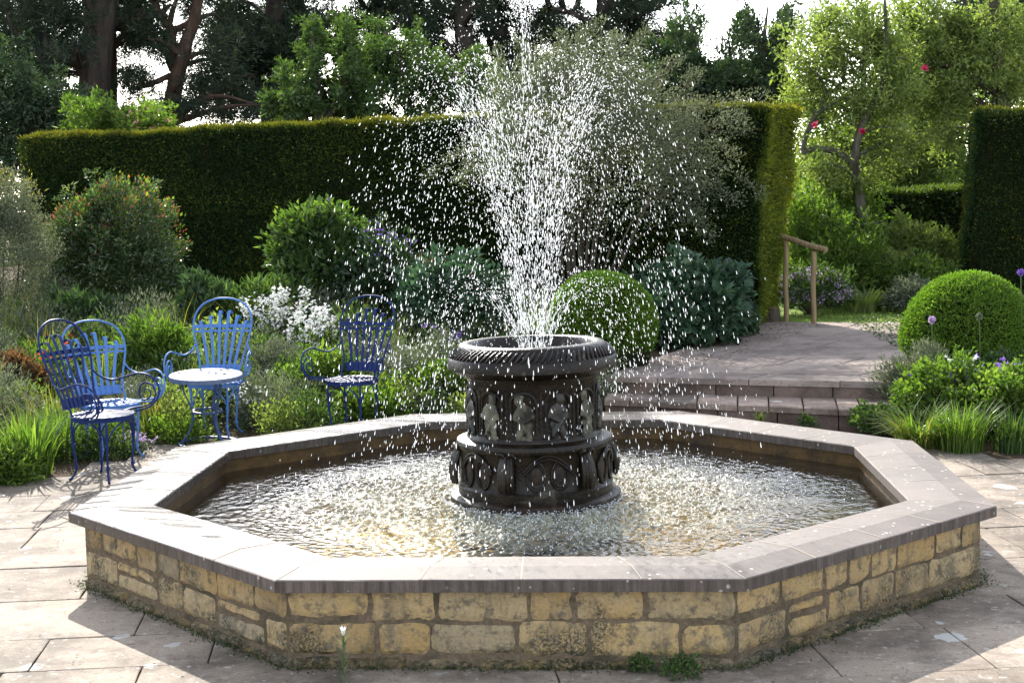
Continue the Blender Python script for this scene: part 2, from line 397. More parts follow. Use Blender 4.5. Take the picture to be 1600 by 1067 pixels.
M['relief'] = wetstone('pale_relief_stone', (.012, .010, .006), (.20, .19, .14), .4, .3)
M['reliefdark'] = wetstone('dark_relief_stone', (.007, .006, .004), (.035, .028, .019), .3)
def paint(name, a, b, rough=.32):
    t = NT(name); w = t.coord(); n = t.noise(w, 22, 4, .6)
    c = t.ramp(n, [(.3, a), (.7, b)]); c = t.mix(t.ramp(t.noise(w, 70, 4), [(.62, 0), (.68, .7)]), c, (.06, .04, .035))
    return t.done(t.bsdf(c, t.ramp(n, [(.3, rough), (.7, rough+.25)]), .16, t.bump(n, .12, .004)))
M['blue_paint'] = paint('blue_paint', (.07, .17, .43), (.105, .22, .50))
M['navy_paint'] = paint('navy_paint', (.007, .017, .082), (.011, .029, .13))
M['table_paint'] = paint('grey_blue_paint', (.075, .11, .19), (.12, .16, .25), .35)
M['tableleg'] = paint('slate_paint', (.03, .055, .12), (.05, .08, .17), .4)
def wood(name, a, b):
    t = NT(name); w = t.coord(); mp = t.n("Mapping"); t.l(w, mp.inputs[0]); mp.inputs["Scale"].default_value = (1, 1, .1)
    n = t.noise(mp.outputs[0], 40, 5, .6); return t.done(t.bsdf(t.ramp(n, [(.3, a), (.7, b)]), .75, .25, t.bump(n, .3, .006)))
M['rail'] = wood('rail_wood', (.16, .115, .06), (.31, .23, .125))
M['endgrain'] = wood('stump_wood', (.15, .08, .03), (.32, .19, .08))
M['turf'] = NT('turf'); M['turf'] = M['turf'].done(M['turf'].bsdf((.12, .19, .03), .9, .1))
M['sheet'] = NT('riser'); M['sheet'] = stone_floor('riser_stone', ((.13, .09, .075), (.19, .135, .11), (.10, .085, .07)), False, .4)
# ------------------------------------------------------------------ ground
def axis(lo, hi):
    a = [lo]
    while a[-1] < hi:
        d = abs(a[-1]); a.append(a[-1] + (0.16 if d < 9 else 0.16+(d-9)*.12))
    return np.array(a)
gx, gy = axis(-150, 150), axis(-150, 250)
X, Y = np.meshgrid(gx, gy)
def in_terrace(x, y):                                # the raised paved terrace and its steps
    x = np.asarray(x, float); y = np.asarray(y, float)
    left = 0.62 + (y-4.4)*0.335; right = 2.95 + (y-4.0)*.50
    return (y > 5.1-.30*(x-.6)) & (y < 10.6-.30*(x-2.4)) & (x > left) & (x < right)
Z = gz(X, Y)
nz = np.array([mnoise.noise(Vector((x*1.3, y*1.3, 0))) for x, y in zip(X.ravel(), Y.ravel())]).reshape(X.shape)
Z += nz*.02*(np.hypot(X, Y) > 4.6)
steps_m = (X > .4) & (X < 3.1) & (Y > 3.0) & (Y < 10.8)
Z = np.where(steps_m & (Y < 5.6-.3*X), -.08, Z)
Z = np.where(in_terrace(X, Y) | (steps_m & in_terrace(X+.2, Y)) | (steps_m & in_terrace(X-.2, Y)), np.minimum(Z, .22), Z)
def grid_mesh(name, X, Y, Z, smooth=True):
    h, w = X.shape; V = np.stack([X, Y, Z], -1).reshape(-1, 3)
    i = np.arange(h*w).reshape(h, w); F = np.stack([i[:-1, :-1], i[:-1, 1:], i[1:, 1:], i[1:, :-1]], -1).reshape(-1, 4)
    return np_mesh(name, V, F, 4, None, smooth)
tag(link('ground', grid_mesh('ground', X, Y, Z), M['soil']), kind='structure')

# ------------------------------------------------------------------ paving
def slab(mb, poly, z0, z1, bev=.012, a=.5):
    P = np.asarray(poly, float); c = P.mean(0); n = len(P)
    d = P-c; sh = np.maximum(1-bev/np.maximum(np.linalg.norm(d, axis=1), .05), .3)[:, None]
    tilt = U(-.003, .003, 2)
    zt = lambda Q: z1 + (Q-c)@tilt
    V = np.concatenate([np.c_[P, np.full(n, z0)], np.c_[P, zt(P)-bev*.45], np.c_[c+d*sh, zt(c+d*sh)]])
    F = [tuple(2*n+i for i in range(n))]
    for i in range(n):
        j = (i+1) % n; F += [(i, j, n+j, n+i), (n+i, n+j, 2*n+j, 2*n+i)]
    mb.add(V, F, a)
mb = MB(); th = R(9.0); ct, st = math.cos(th), math.sin(th); y = -9.6
while y < 6.2:
    hrow = U(.42, .74); x = -9.5+U(0, .5); 
    while x < 9.5:
        w = U(.45, 1.15); g = U(.001, .0032)
        q = np.array([(x+g, y+g), (x+w-g, y+g), (x+w-g, y+hrow-g), (x+g, y+hrow-g)])+U(-.002, .002, (4, 2))
        q = np.stack([q[:, 0]*ct-q[:, 1]*st, q[:, 0]*st+q[:, 1]*ct], 1); c = q.mean(0); r = np.hypot(*c)
        keep = (c[1] < 1.2 and abs(c[0]) < 9) or r < 4.25
        if c[0] < -3.72 and c[1] > 1.1: keep = False
        if c[0] > 2.95 and c[1] > 2.35: keep = False
        if max(np.hypot(*p_) for p_ in q) > 4.75 and c[1] > 1.2: keep = False
        if r < 1.5 or (np.abs(q[:, 0]).max() > 9): keep = False
        q = np.concatenate([q[k]+(q[(k+1) % 4]-q[k])*np.array([[.02], [.12], [.3], [.5], [.7], [.88], [.98]]) for k in range(4)]); q = q-nrm(q-c)*np.abs(rng.normal(0, .0016, len(q)))[:, None]*(1+2*(rng.random(len(q)) < .12))[:, None]
        if keep: slab(mb, q, -.05, U(-.002, .003), .005, float(rng.random()))
        x += w
    y += hrow
tag(mb.build('patio_paving', M['flag'], smooth=False), kind='structure')

# steps and terrace
mb = MB()
L0, R0 = np.array([.42, 4.67]), np.array([2.80, 3.77])          # front edge of the lower tread
L1, R1 = np.array([.42, 5.08]), np.array([2.86, 4.42])          # front edge of the upper tread
def seg_slabs(mb, A, B, C_, D, z0, z1, n, bev=.014):            # A-B front edge, D-C back edge
    t = np.concatenate([[0], np.sort(np.linspace(0, 1, n+1)[1:-1]+U(-.3, .3, n-1)/n), [1]])
    for k in range(n):
        a, b = t[k]+.002, t[k+1]-.002
        slab(mb, [A+(B-A)*a, A+(B-A)*b, D+(C_-D)*b, D+(C_-D)*a], z0, z1+U(-.003, .003), bev, float(rng.random()))
nb = np.array([.29, .957])
seg_slabs(mb, L0, R0, R1+nb*.12, L1+nb*.12, .095, .15, 9, .02)
tag(mb.build('step_treads', M['step'], smooth=False), kind='structure')
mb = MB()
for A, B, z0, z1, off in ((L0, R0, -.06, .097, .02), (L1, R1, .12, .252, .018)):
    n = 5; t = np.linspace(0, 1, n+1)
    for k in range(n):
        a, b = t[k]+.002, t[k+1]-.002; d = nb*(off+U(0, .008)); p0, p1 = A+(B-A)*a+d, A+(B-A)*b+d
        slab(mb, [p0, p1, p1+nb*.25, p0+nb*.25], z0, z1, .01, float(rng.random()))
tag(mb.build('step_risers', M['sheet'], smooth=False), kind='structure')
mb = MB(); F0 = np.array([2.4, 10.45]); F1 = np.array([6.6, 9.4])
rows = [0, .075, .19, .33, .47, .62, .80, 1.0]
for k in range(len(rows)-1):
    a, b = rows[k], rows[k+1]
    lA, lB = L1+(F0-L1)*a, L1+(F0-L1)*b; rA, rB = R1+(F1-R1)*a, R1+(F1-R1)*b
    gp_ = nb*.005
    seg_slabs(mb, lA+gp_, rA+gp_, rB-gp_, lB-gp_, .245, .30, 4+k % 3, .009)
tag(mb.build('terrace', M['terrace'], smooth=False), kind='structure')
lx, ly = np.meshgrid(np.linspace(1.8, 12, 30), np.linspace(9.0, 13.2, 20))
lz = np.where(ly > 10.45-.25*(lx-2.4)-.05, .306, .2)
tag(link('lawn', grid_mesh('lawn', lx, ly, lz), M['turf']), kind='structure')

# ------------------------------------------------------------------ pool
CT = math.tan(math.pi/8)
def octv(h, rot=0):
    a = h*CT; return np.array([(-a, -h), (a, -h), (h, -a), (h, a), (a, h), (-a, h), (-h, a), (-h, -a)])
ZC = .391
pool = thing('fountain_pool', 'raised octagonal garden pool of yellow stone blocks with a broad flat coping', 'pool', (0, 0, 0))
mb = MB(); HO, HI = 2.3, 1.91; HR = HI+(HO-HI)*.60
O_, I_, Rg = octv(HO), octv(HI), octv(HR)
for s in range(8):
    s2 = (s+1) % 8; n = 4
    cuts = [0, .30+U(-.04, .04), .52+U(-.03, .03), .76+U(-.03, .03), 1] if s in (0, 2, 4, 6) else [0, .24+U(-.03, .03), .50+U(-.04, .04), .74, 1]
    for k in range(4):
        a, b = cuts[k], cuts[k+1]; g = .0005; E = lambda A, t: A[s]+(A[s2]-A[s])*t
        a2, b2 = a+g, b-g
        cs = mb = MB()
        ch = .006
        dn = nrm((O_[s]+O_[s2])[None])[0]
        prof = [(E(I_, a2), E(I_, b2), ZC-.055), (E(I_, a2), E(I_, b2), ZC-.003-ch), (E(I_, a2)+dn*ch, E(I_, b2)+dn*ch, ZC-.003),
                (E(Rg, a2), E(Rg, b2), ZC+.014), (E(O_, a2)-dn*ch, E(O_, b2)-dn*ch, ZC-.002), (E(O_, a2), E(O_, b2), ZC-ch), (E(O_, a2), E(O_, b2), ZC-.055)]
        nn = 7; V = []
        for p0, p1, z in prof:
            for q in range(nn): V.append((*(p0+(p1-p0)*q/(nn-1)), z+U(-.0008, .0008)))
        V = np.array(V); F = []; m = len(prof)
        for i in range(m-1):
            for q in range(nn-1): F.append((i*nn+q, (i+1)*nn+q, (i+1)*nn+q+1, i*nn+q+1))
        for q in range(nn-1): F.append(((m-1)*nn+q, q, q+1, (m-1)*nn+q+1))
        F.append(tuple(i*nn for i in range(m-1, -1, -1))); F.append(tuple(i*nn+nn-1 for i in range(m)))
        mb.add(V, F, float(rng.random()))
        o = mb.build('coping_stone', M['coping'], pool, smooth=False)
        # pointing between the stones
        p0, p1, p2 = E(I_, b), E(Rg, b), E(O_, b); t_ = nrm((O_[s2]-O_[s])[None])[0]*.0035; q = []
        for P_, z in ((p0+dn*.004, ZC-.0018), (p1, ZC+.0152), (p2-dn*.005, ZC-.0008)): q += [(*(P_-t_), z), (*(P_+t_), z)]
        for P_, z in ((p0+dn*.003, ZC-.054), (p2-dn*.003, ZC-.054)): q += [(*(P_-t_), z), (*(P_+t_), z)]
        JM = MB(); JM.add(q, [(0, 2, 3, 1), (2, 4, 5, 3), (4, 8, 9, 5), (0, 1, 7, 6)]); JM.build('mortar_joint', M['joint'], pool, smooth=False)
# wall: mortar core ring and a skin of stone blocks
mb = MB(); HW = 2.228
def ring(mb, ho, hi, z0, z1, a=.5):
    A, B = octv(ho), octv(hi); V = [(*p, z) for P_ in (A, B) for z in (z0, z1) for p in P_]; F = []
    for i in range(8):
        j = (i+1) % 8
        F += [(i, j, 8+j, 8+i), (16+j, 16+i, 24+i, 24+j), (8+i, 8+j, 24+j, 24+i)]
    mb.add(V, F, a)
ring(mb, HW, 1.99, -.05, ZC-.057); mb.build('mortar_bed', M['mortar'], pool, smooth=False)
mb = MB(); ring(mb, 1.985, 1.945, -.02, ZC-.060); mb.build('basin_wall', M['basin'], pool, smooth=False); mb = MB()
V = [(*p, .03) for p in octv(1.96)]; mb.add(V, [tuple(range(8))]); mb.build('basin_floor', M['lining'], pool, smooth=False)
ST = MB()
def stone(mb, A, t, nrm2, u0, u1, z0, z1, depth, seed, a):
    nu, nv = max(5, int((u1-u0)/.022)), max(4, int((z1-z0)/.022)); V = []
    cr = U(.008, .020)
    for j in range(nv+1):
        for i in range(nu+1):
            fu, fv = i/nu, j/nv; u = u0+(u1-u0)*fu; z = z0+(z1-z0)*fv
            eu, ev = min(u-u0, u1-u), min(z-z0, z1-z)
            du, dv = max(cr-eu, 0)/cr, max(cr-ev, 0)/cr; ed = min(1, math.hypot(du, dv))
            bul = depth*(1-ed**5)
            nz_ = mnoise.noise(Vector((u*9+seed, z*9, seed*1.7)))*.010+mnoise.noise(Vector((u*30+seed, z*30, seed)))*.006
            jit = mnoise.noise(Vector((u*14, z*14, seed*3.1)))*.010
            uu = u + (jit if 0 < i < nu else jit*1.2); zz = z+mnoise.noise(Vector((u*11+7, z*14, seed*2.3)))*.011
            if ed >= 1 and eu < 1e-6 and ev < 1e-6:
                uu += .006 if i == 0 else -.006; zz += .005 if j == 0 else -.005
            q = A+t*uu+nrm2*(bul+nz_*(1-ed)-.004); V.append((q[0], q[1], zz))
    F = [(j*(nu+1)+i, j*(nu+1)+i+1, (j+1)*(nu+1)+i+1, (j+1)*(nu+1)+i) for j in range(nv) for i in range(nu)]
    mb.add(V, F, a)
WV = octv(HW); sd = 1.0
for s in range(8):
    A, B = WV[s], WV[(s+1) % 8]; Ls = np.linalg.norm(B-A); t = (B-A)/Ls; n2 = np.array([t[1], -t[0]])
    for z0, z1, wmin, wmax, pr in ((.199, .333, .17, .38, .013), (.047, .193, .15, .42, .015), (-.02, .042, .2, .5, .03)):
        u = .0; 
        while u < Ls-.02:
            w = U(wmin, wmax)
            if Ls-u-w < .12: w = Ls-u
            sd += 1.37
            zz0, zz1 = z0+U(-.007, .010), z1+U(-.010, .004)
            if pr == .015 and rng.random() < .16 and w > .2:         # a thin stone with a low one under it
                zm = z0+.085; stone(ST, A, t, n2, u+.008, u+w-.008, zz0, zm, pr, sd, float(rng.random()))
                stone(ST, A, t, n2, u+.012, u+w*.9, zm+.014, zz1, pr, sd+.5, float(rng.random()))
            else:
                stone(ST, A, t, n2, u+U(.000, .005), u+w-U(.000, .005), zz0, min(zz1, ZC-.060), pr*U(.8, 1.25), sd, float(rng.random()))
            u += w
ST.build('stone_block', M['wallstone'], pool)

# water with rings and chop
ZW = .252
N_ = 620; wx, wy = np.meshgrid(np.linspace(-1.99, 1.99, N_), np.linspace(-1.99, 1.99, N_))
rr = np.hypot(wx, wy); h = np.zeros_like(wx)
for k in range(190):
    a = U(0, 2*math.pi); rad = abs(rng.normal(.85, .40)); cx, cy_ = rad*math.cos(a), rad*math.sin(a)
    d = np.hypot(wx-cx, wy-cy_); lam = U(.024, .070); amp = lam*U(.035, .075)
    h += amp*np.sin(2*math.pi*d/lam+U(0, 6.28))*np.exp(-d/U(.12, .45))
for k in range(40):
    a = U(0, 2*math.pi); lam = U(.05, .16); h += .00034*lam/.1*np.sin(2*math.pi*(wx*math.cos(a)+wy*math.sin(a))/lam+U(0, 6.28))
h += .0013*np.sin(2*math.pi*rr/.085)*np.exp(-np.abs(rr-1.35)/.5)
h *= (.10+1.45*np.exp(-((rr-.75)/.72)**2))
inside = (np.maximum.reduce([np.abs(wx), np.abs(wy), (np.abs(wx)+np.abs(wy))/math.sqrt(2)]) < 1.965)
for k in range(34):
    a = U(0, 2*math.pi); rad = U(.55, 1.5); d = np.hypot(wx-rad*math.cos(a), wy-rad*math.sin(a)); R0 = U(.03, .14); h += U(.0015, .003)*np.cos(2*math.pi*(d-R0)/.045)*np.exp(-((d-R0)/.05)**2)
i = np.arange(N_*N_).reshape(N_, N_); ok = inside[:-1, :-1] & inside[1:, :-1] & inside[1:, 1:] & inside[:-1, 1:]
F = np.stack([i[:-1, :-1], i[:-1, 1:], i[1:, 1:], i[1:, :-1]], -1)[ok]
used = np.unique(F); mp_ = np.zeros(N_*N_, int); mp_[used] = np.arange(len(used))
Vw = np.stack([wx, wy, ZW+h], -1).reshape(-1, 3)[used]
tag(link('water', np_mesh('water', Vw, mp_[F], 4, None, True), M['water']), kind='structure')

# ------------------------------------------------------------------ carved fountain
FC = np.array([.022, 0.0]); ft = thing('carved_fountain', 'dark wet carved stone fountain with rope rim and relief figures standing in the pool', 'fountain', (FC[0], FC[1], 0)); ft.rotation_euler = (0, R(-.7), 0)
def lathe_part(name, prof, mat, n=96, parent=ft):
    mb = MB(); mb.lathe(prof, n, close=True); return mb.build(name, mat, parent)
lathe_part('foot_ring', [(.30, .04), (.468, .04), (.474, .24), (.478, .262), (.474, .285), (.455, .298), (.30, .30)], M['wetbrown'])
lathe_part('base_drum', [(.20, .28), (.43, .29), (.432, .345), (.424, .352), (.420, .36), (.420, .545), (.426, .555), (.436, .566), (.438, .582), (.430, .60), (.395, .612), (.20, .615)], M['wetstone'])
lathe_part('waist_drum', [(.30, .60), (.376, .612), (.372, .63), (.362, .64), (.360, .92), (.366, .935), (.380, .95), (.384, .965), (.30, .975)], M['wetstone'])
lathe_part('bowl', [(.20, .95), (.40, .955), (.452, .985), (.468, .993), (.470, 1.045), (.462, 1.056), (.452, 1.060), (.412, 1.108), (.402, 1.120), (.385, 1.127), (.352, 1.128), (.338, 1.120), (.325, 1.09), (.30, 1.0), (.20, .975)], M['wetstone'])
# rope moulding round the rim: leaning lobes
mb = MB(); nl = 84
for k in range(nl):
    a = 2*math.pi*k/nl; P_ = []
    for q in range(5):
        f_ = q/4; aa = a+.10*f_; r_ = .462-.056*f_; z_ = 1.058+.053*f_
        P_.append((r_*math.cos(aa), r_*math.sin(aa), z_))
    mb.tube(P_, [.004, .0085, .0095, .0085, .004], 7)
mb.build('rope_moulding', M['wetstone'], ft)
# reliefs on the waist: niches with figures
for k in range(12):
    a = R(-96)+2*math.pi*k/12; rad = np.array([math.cos(a), math.sin(a), 0]); tan = np.array([-math.sin(a), math.cos(a), 0]); up = np.array([0, 0, 1.0])
    B_ = np.stack([tan, rad, up], 1)
    o_ = lambda u, w, d=0.0, rb=.356: rad*(rb+d)*1.0+tan*u+up*w - rad*(.5*u*u/.36)
    mb = MB(); P_ = [o_(-.068, .66, .006)]+[o_(-.068, z, .006) for z in (.72, .78, .83)]+[o_(.068*-math.cos(t), .83+.055*math.sin(t), .007) for t in np.linspace(.3, math.pi-.3, 7)]+[o_(.068, z, .006) for z in (.83, .78, .72, .66)]
    mb.tube(P_, .010, 6); arch = mb.build('niche_arch', M['wetstone'], ft)
    # a carved figure, as one fused surface
    s = 1 if k % 2 else -1; v_ = U(-.008, .008, 12); mb = MB(); E_ = lambda u, w, r_, rot=0.0, d=.006: mb.ell(o_(u*1.25, .755+(w-.755)*1.12, d*.8), np.array(r_)*np.array([1.3, .55, 1.15]), B_@np.array([[math.cos(rot), 0, math.sin(rot)], [0, 1, 0], [-math.sin(rot), 0, math.cos(rot)]]))
    E_(s*.014+v_[0], .835, (.021, .020, .026), d=.014)                      # bowed head
    E_(s*.012+v_[0], .853, (.023, .018, .016), d=.008)                      # hair
    E_(-s*.002, .775+v_[1]*.3, (.034, .024, .050), s*.25, .008)             # chest
    E_(-s*.006, .715, (.036, .024, .040), -s*.15, .008)                     # hips
    E_(-s*.036, .775, (.012, .016, .040), s*.35, .016); E_(-s*.018, .742, (.030, .012, .011), s*.5, .026)   # upper and lower arm
    E_(s*.030, .772, (.012, .015, .036), -s*.45, .018); E_(s*.020, .738, (.026, .011, .010), -s*.6, .026)
    E_(-s*.020, .675, (.016, .018, .042), s*.12, .012); E_(s*.016, .678, (.016, .020, .040), -s*.3, .020)  # legs
    E_(0, .645, (.040, .018, .020), 0, .004)                                # ground drapery
    E_(s*.004, .715, (.010, .012, .075), s*.65, .024)                       # what it carries
    o = mb.build('relief_figure', M['relief'] if k in (11, 0, 2, 5) else M['reliefdark'], arch)
    rm = o.modifiers.new("fuse", 'REMESH'); rm.mode = 'VOXEL'; rm.voxel_size = .0042; rm.use_smooth_shade = True
    smo = o.modifiers.new("soften", 'SMOOTH'); smo.iterations = 2
    # slim pilaster between niches
    a2 = a+math.pi/12; mb = MB(); mb.tube([((.358)*math.cos(a2), .358*math.sin(a2), z) for z in (.65, .70, .75, .80, .85, .89)], [.012, .010, .0095, .0095, .010, .013], 8); mb.build('pilaster', M['wetstone'], ft)
# base drum: consoles, tall medallions in pairs, sweeping arches
for k in range(6):
    a = R(-90+30+12)+2*math.pi*k/6
    pt = lambda da, z, r_=.422: (r_*math.cos(a+da), r_*math.sin(a+da), z)
    mb = MB()
    for q in range(-2, 3):
        P_ = [pt(q*.040*(1-.25*f_), .36+.19*f_, .424+.030*math.sin(math.pi*(.25+.75*f_))+.008*(2-abs(q))) for f_ in np.linspace(0, 1, 7)]
        mb.tube(P_, [.008, .013, .015, .016, .016, .014, .009], 7)
    for sgn in (-1, 1):
        mb.tube([pt(sgn*(.02+.09*f_), .548+.022*math.sin(f_*3.1), .432+.014*math.sin(f_*3.1)) for f_ in np.linspace(0, 1, 8)], [.012]*7+[.006], 7)
    mb.build('leaf_console', M['wetstone'], ft)
    for sgn in (-1, 1):
        da0 = math.pi/6+sgn*(-.155); mb = MB()
        for sc, rad_ in ((1, .0075), (.80, .004)):
            mb.tube([pt(da0+.118*sc*math.cos(t), .445+.078*sc*math.sin(t), .424) for t in np.linspace(0, 2*math.pi, 26)], rad_, 6, caps=False)
        mb.build('medallion_ring', M['wetstone'], ft)
        mb = MB(); c_ = pt(da0, .445, .416); aa = a+da0
        mb.ell(c_, (.007, .036, .058), np.array([[math.cos(aa), -math.sin(aa), 0], [math.sin(aa), math.cos(aa), 0], [0, 0, 1]]), 14, 9); mb.build('medallion_boss', M['wetbrown'], ft)
    mb = MB()
    for off in (0, .018):
        mb.tube([pt(math.pi/6-.31+.62*f_, .47-off+.085*math.sin(math.pi*f_)+.0, .428) for f_ in np.linspace(0, 1, 20)], .0075, 6)
    mb.build('sweeping_arch', M['wetstone'], ft)
lathe_part('nozzle', [(.01, .96), (.09, .965), (.095, 1.0), (.085, 1.02), (.03, 1.03), (.01, 1.03)], M['wetstone'], 24)
mb = MB(); V = [(.33*math.cos(t), .33*math.sin(t), 1.035+.004*math.sin(7*t)) for t in np.linspace(0, 2*math.pi, 48, endpoint=False)]
V = V+[(.16*math.cos(t), .16*math.sin(t), 1.05+.012*math.sin(5*t+1)) for t in np.linspace(0, 2*math.pi, 48, endpoint=False)]+[(0, 0, 1.05)]
mb.add(V, [(i, (i+1) % 48, 48+(i+1) % 48, 48+i) for i in range(48)]+[(48+i, 48+(i+1) % 48, 96) for i in range(48)])
bw = mb.build('bowl_water', M['water']); bw.location = (FC[0], FC[1], 0); tag(bw, kind='structure')

# ------------------------------------------------------------------ spray: thousands of falling drops
def drops_mesh(name, P, Vel, r, el):
    n = len(P); D = nrm(Vel); ref = np.where(np.abs(D[:, 2:3]) > .95, np.array([[1.0, 0, 0]]), np.array([[0, 0, 1.0]]))
    A = nrm(np.cross(D, ref)); B = np.cross(D, A); r = r[:, None]; L = r*el[:, None]
    ang = np.arange(5)*2*math.pi/5
    rg = lambda off, k: [P+D*L*off+(A*math.cos(t)+B*math.sin(t))*r*k for t in ang]
    V = np.stack([P-D*L*1.15]+rg(-.25, .85)+rg(.45, .95)+[P+D*L*.85], 1)          # tail, two rings, nose
    f = [(0, 1+(j+1) % 5, 1+j, 0) for j in range(5)]
    tri = np.array([(0, 1+(j+1) % 5, 1+j) for j in range(5)]+[(11, 6+j, 6+(j+1) % 5) for j in range(5)])
    qd = np.array([(1+j, 1+(j+1) % 5, 6+(j+1) % 5, 6+j) for j in range(5)])
    base = (np.arange(n)*12)[:, None, None]
    loops = np.concatenate([(tri[None]+base).reshape(-1), (qd[None]+base).reshape(-1)])
    tot = np.concatenate([np.full(n*10, 3), np.full(n*5, 4)])
    return np_mesh(name, V.reshape(-1, 3), loops, tot, None, True)
def jets(n, vz, vr, spread, tmax, nj, r0=.02, z0=1.06, phase=0.0, clump=.0, tpow=1.0, lean=(-.05, 0)):
    j = rng.integers(0, nj, n); a = 2*math.pi*j/nj+phase+rng.normal(0, spread, n)
    vz_ = vz*(1+rng.normal(0, clump, n)); vr_ = vr*(1+rng.normal(0, clump*2.2+.03, n))
    t = tmax*rng.random(n)**tpow
    x = np.cos(a)*(r0+vr_*t)+lean[0]*t; y_ = np.sin(a)*(r0+vr_*t)+lean[1]*t; z = z0+vz_*t-4.905*t*t
    vel = np.stack([np.cos(a)*vr_+lean[0], np.sin(a)*vr_, vz_-9.81*t], 1)
    P = np.stack([x+FC[0], y_+FC[1], z], 1)+rng.normal(0, .006, (n, 3))*(1+3*t[:, None])
    rad = np.hypot(x, y_); ok = (P[:, 2] > ZW+.01) & ~((rad < .48) & (P[:, 2] < 1.14) & (rad > .33)) & ~((rad < .46) & (P[:, 2] < 1.0))
    return P[ok], vel[ok]
parts = [jets(650, 6.9, .035, .5, 1.05, 6, .01, clump=.05, tpow=.8), jets(5600, 5.55, .74, .15, 1.22, 16, .05, clump=.065, tpow=.78),
         jets(3300, 5.2, .90, .13, 1.22, 16, .07, phase=.2, clump=.06, tpow=.8), jets(2400, 4.8, .58, .2, 1.05, 12, .04, clump=.09, tpow=.7),
         jets(1700, 2.75, 1.0, .10, .74, 10, .07, phase=.1, clump=.05, tpow=.8)]
core = [jets(1700, 5.4, .74, .06, .46, 18, .065, clump=.04, tpow=.9), jets(450, 4.9, .44, .07, .36, 12, .04, phase=.2, clump=.05, tpow=.9), jets(350, 2.75, 1.0, .05, .16, 10, .07, phase=.1, clump=.03), jets(240, 6.7, .04, .3, .5, 5, .01, clump=.03)]
P = np.concatenate([p[0] for p in parts]); Vl = np.concatenate([p[1] for p in parts])
sp = np.linalg.norm(Vl, axis=1)
r_ = np.clip(rng.lognormal(math.log(.00155), .34, len(P)), .0008, .0034); el = 1.5+sp*.85
Pc = np.concatenate([p[0] for p in core]); Vc = np.concatenate([p[1] for p in core])          # unbroken ropes of water near the nozzle
P = np.concatenate([P, Pc]); Vl = np.concatenate([Vl, Vc]); r_ = np.concatenate([r_, U(.0008, .0020, len(Pc))]); el = np.concatenate([el, U(4, 15, len(Pc))])
tag(link('fountain_spray', drops_mesh('fountain_spray', P, Vl, r_, el), M['foam']), 'white spray of water drops shooting up and falling around the fountain bowl', 'water spray', kind='stuff')
# splashes where the drops land
n = 5200; a = U(0, 2*math.pi, n); rad = np.clip(np.abs(rng.normal(.80, .36, n)), .50, 1.75)
P = np.stack([rad*np.cos(a), rad*np.sin(a), ZW+.002+np.abs(rng.normal(0, .012, n))], 1)
tag(link('surface_splash', drops_mesh('surface_splash', P, rdir(n)+np.array([0, 0, .6]), U(.0014, .0038, n), U(1.0, 1.8, n)), M['foam']), 'white splashes and bubbles where drops hit the pool water', 'splash', kind='stuff')
# ------------------------------------------------------------------ chairs and table
def spiral(c, r0, r1, turns, a0, n=26, sgn=1):
    return [(c[0]+(r0+(r1-r0)*f)*math.cos(a0+sgn*2*math.pi*turns*f), c[1]+(r0+(r1-r0)*f)*math.sin(a0+sgn*2*math.pi*turns*f)) for f in np.linspace(0, 1, n)]
def cr(P, n=6):                                       # smooth path through points
    P = np.asarray(P, float); Q = np.concatenate([[2*P[0]-P[1]], P, [2*P[-1]-P[-2]]]); out = []
    for i in range(1, len(Q)-2):
        for t in np.linspace(0, 1, n, endpoint=False):
            out.append(.5*((2*Q[i])+(-Q[i-1]+Q[i+1])*t+(2*Q[i-1]-5*Q[i]+4*Q[i+1]-Q[i+2])*t*t+(-Q[i-1]+3*Q[i]-3*Q[i+1]+Q[i+2])*t**3))
    out.append(P[-1]); return np.array(out)
SR, SZ = .215, .455
def lean(z): return -.175-.26*max(z-.45, 0)-.10*max(z-.85, 0)
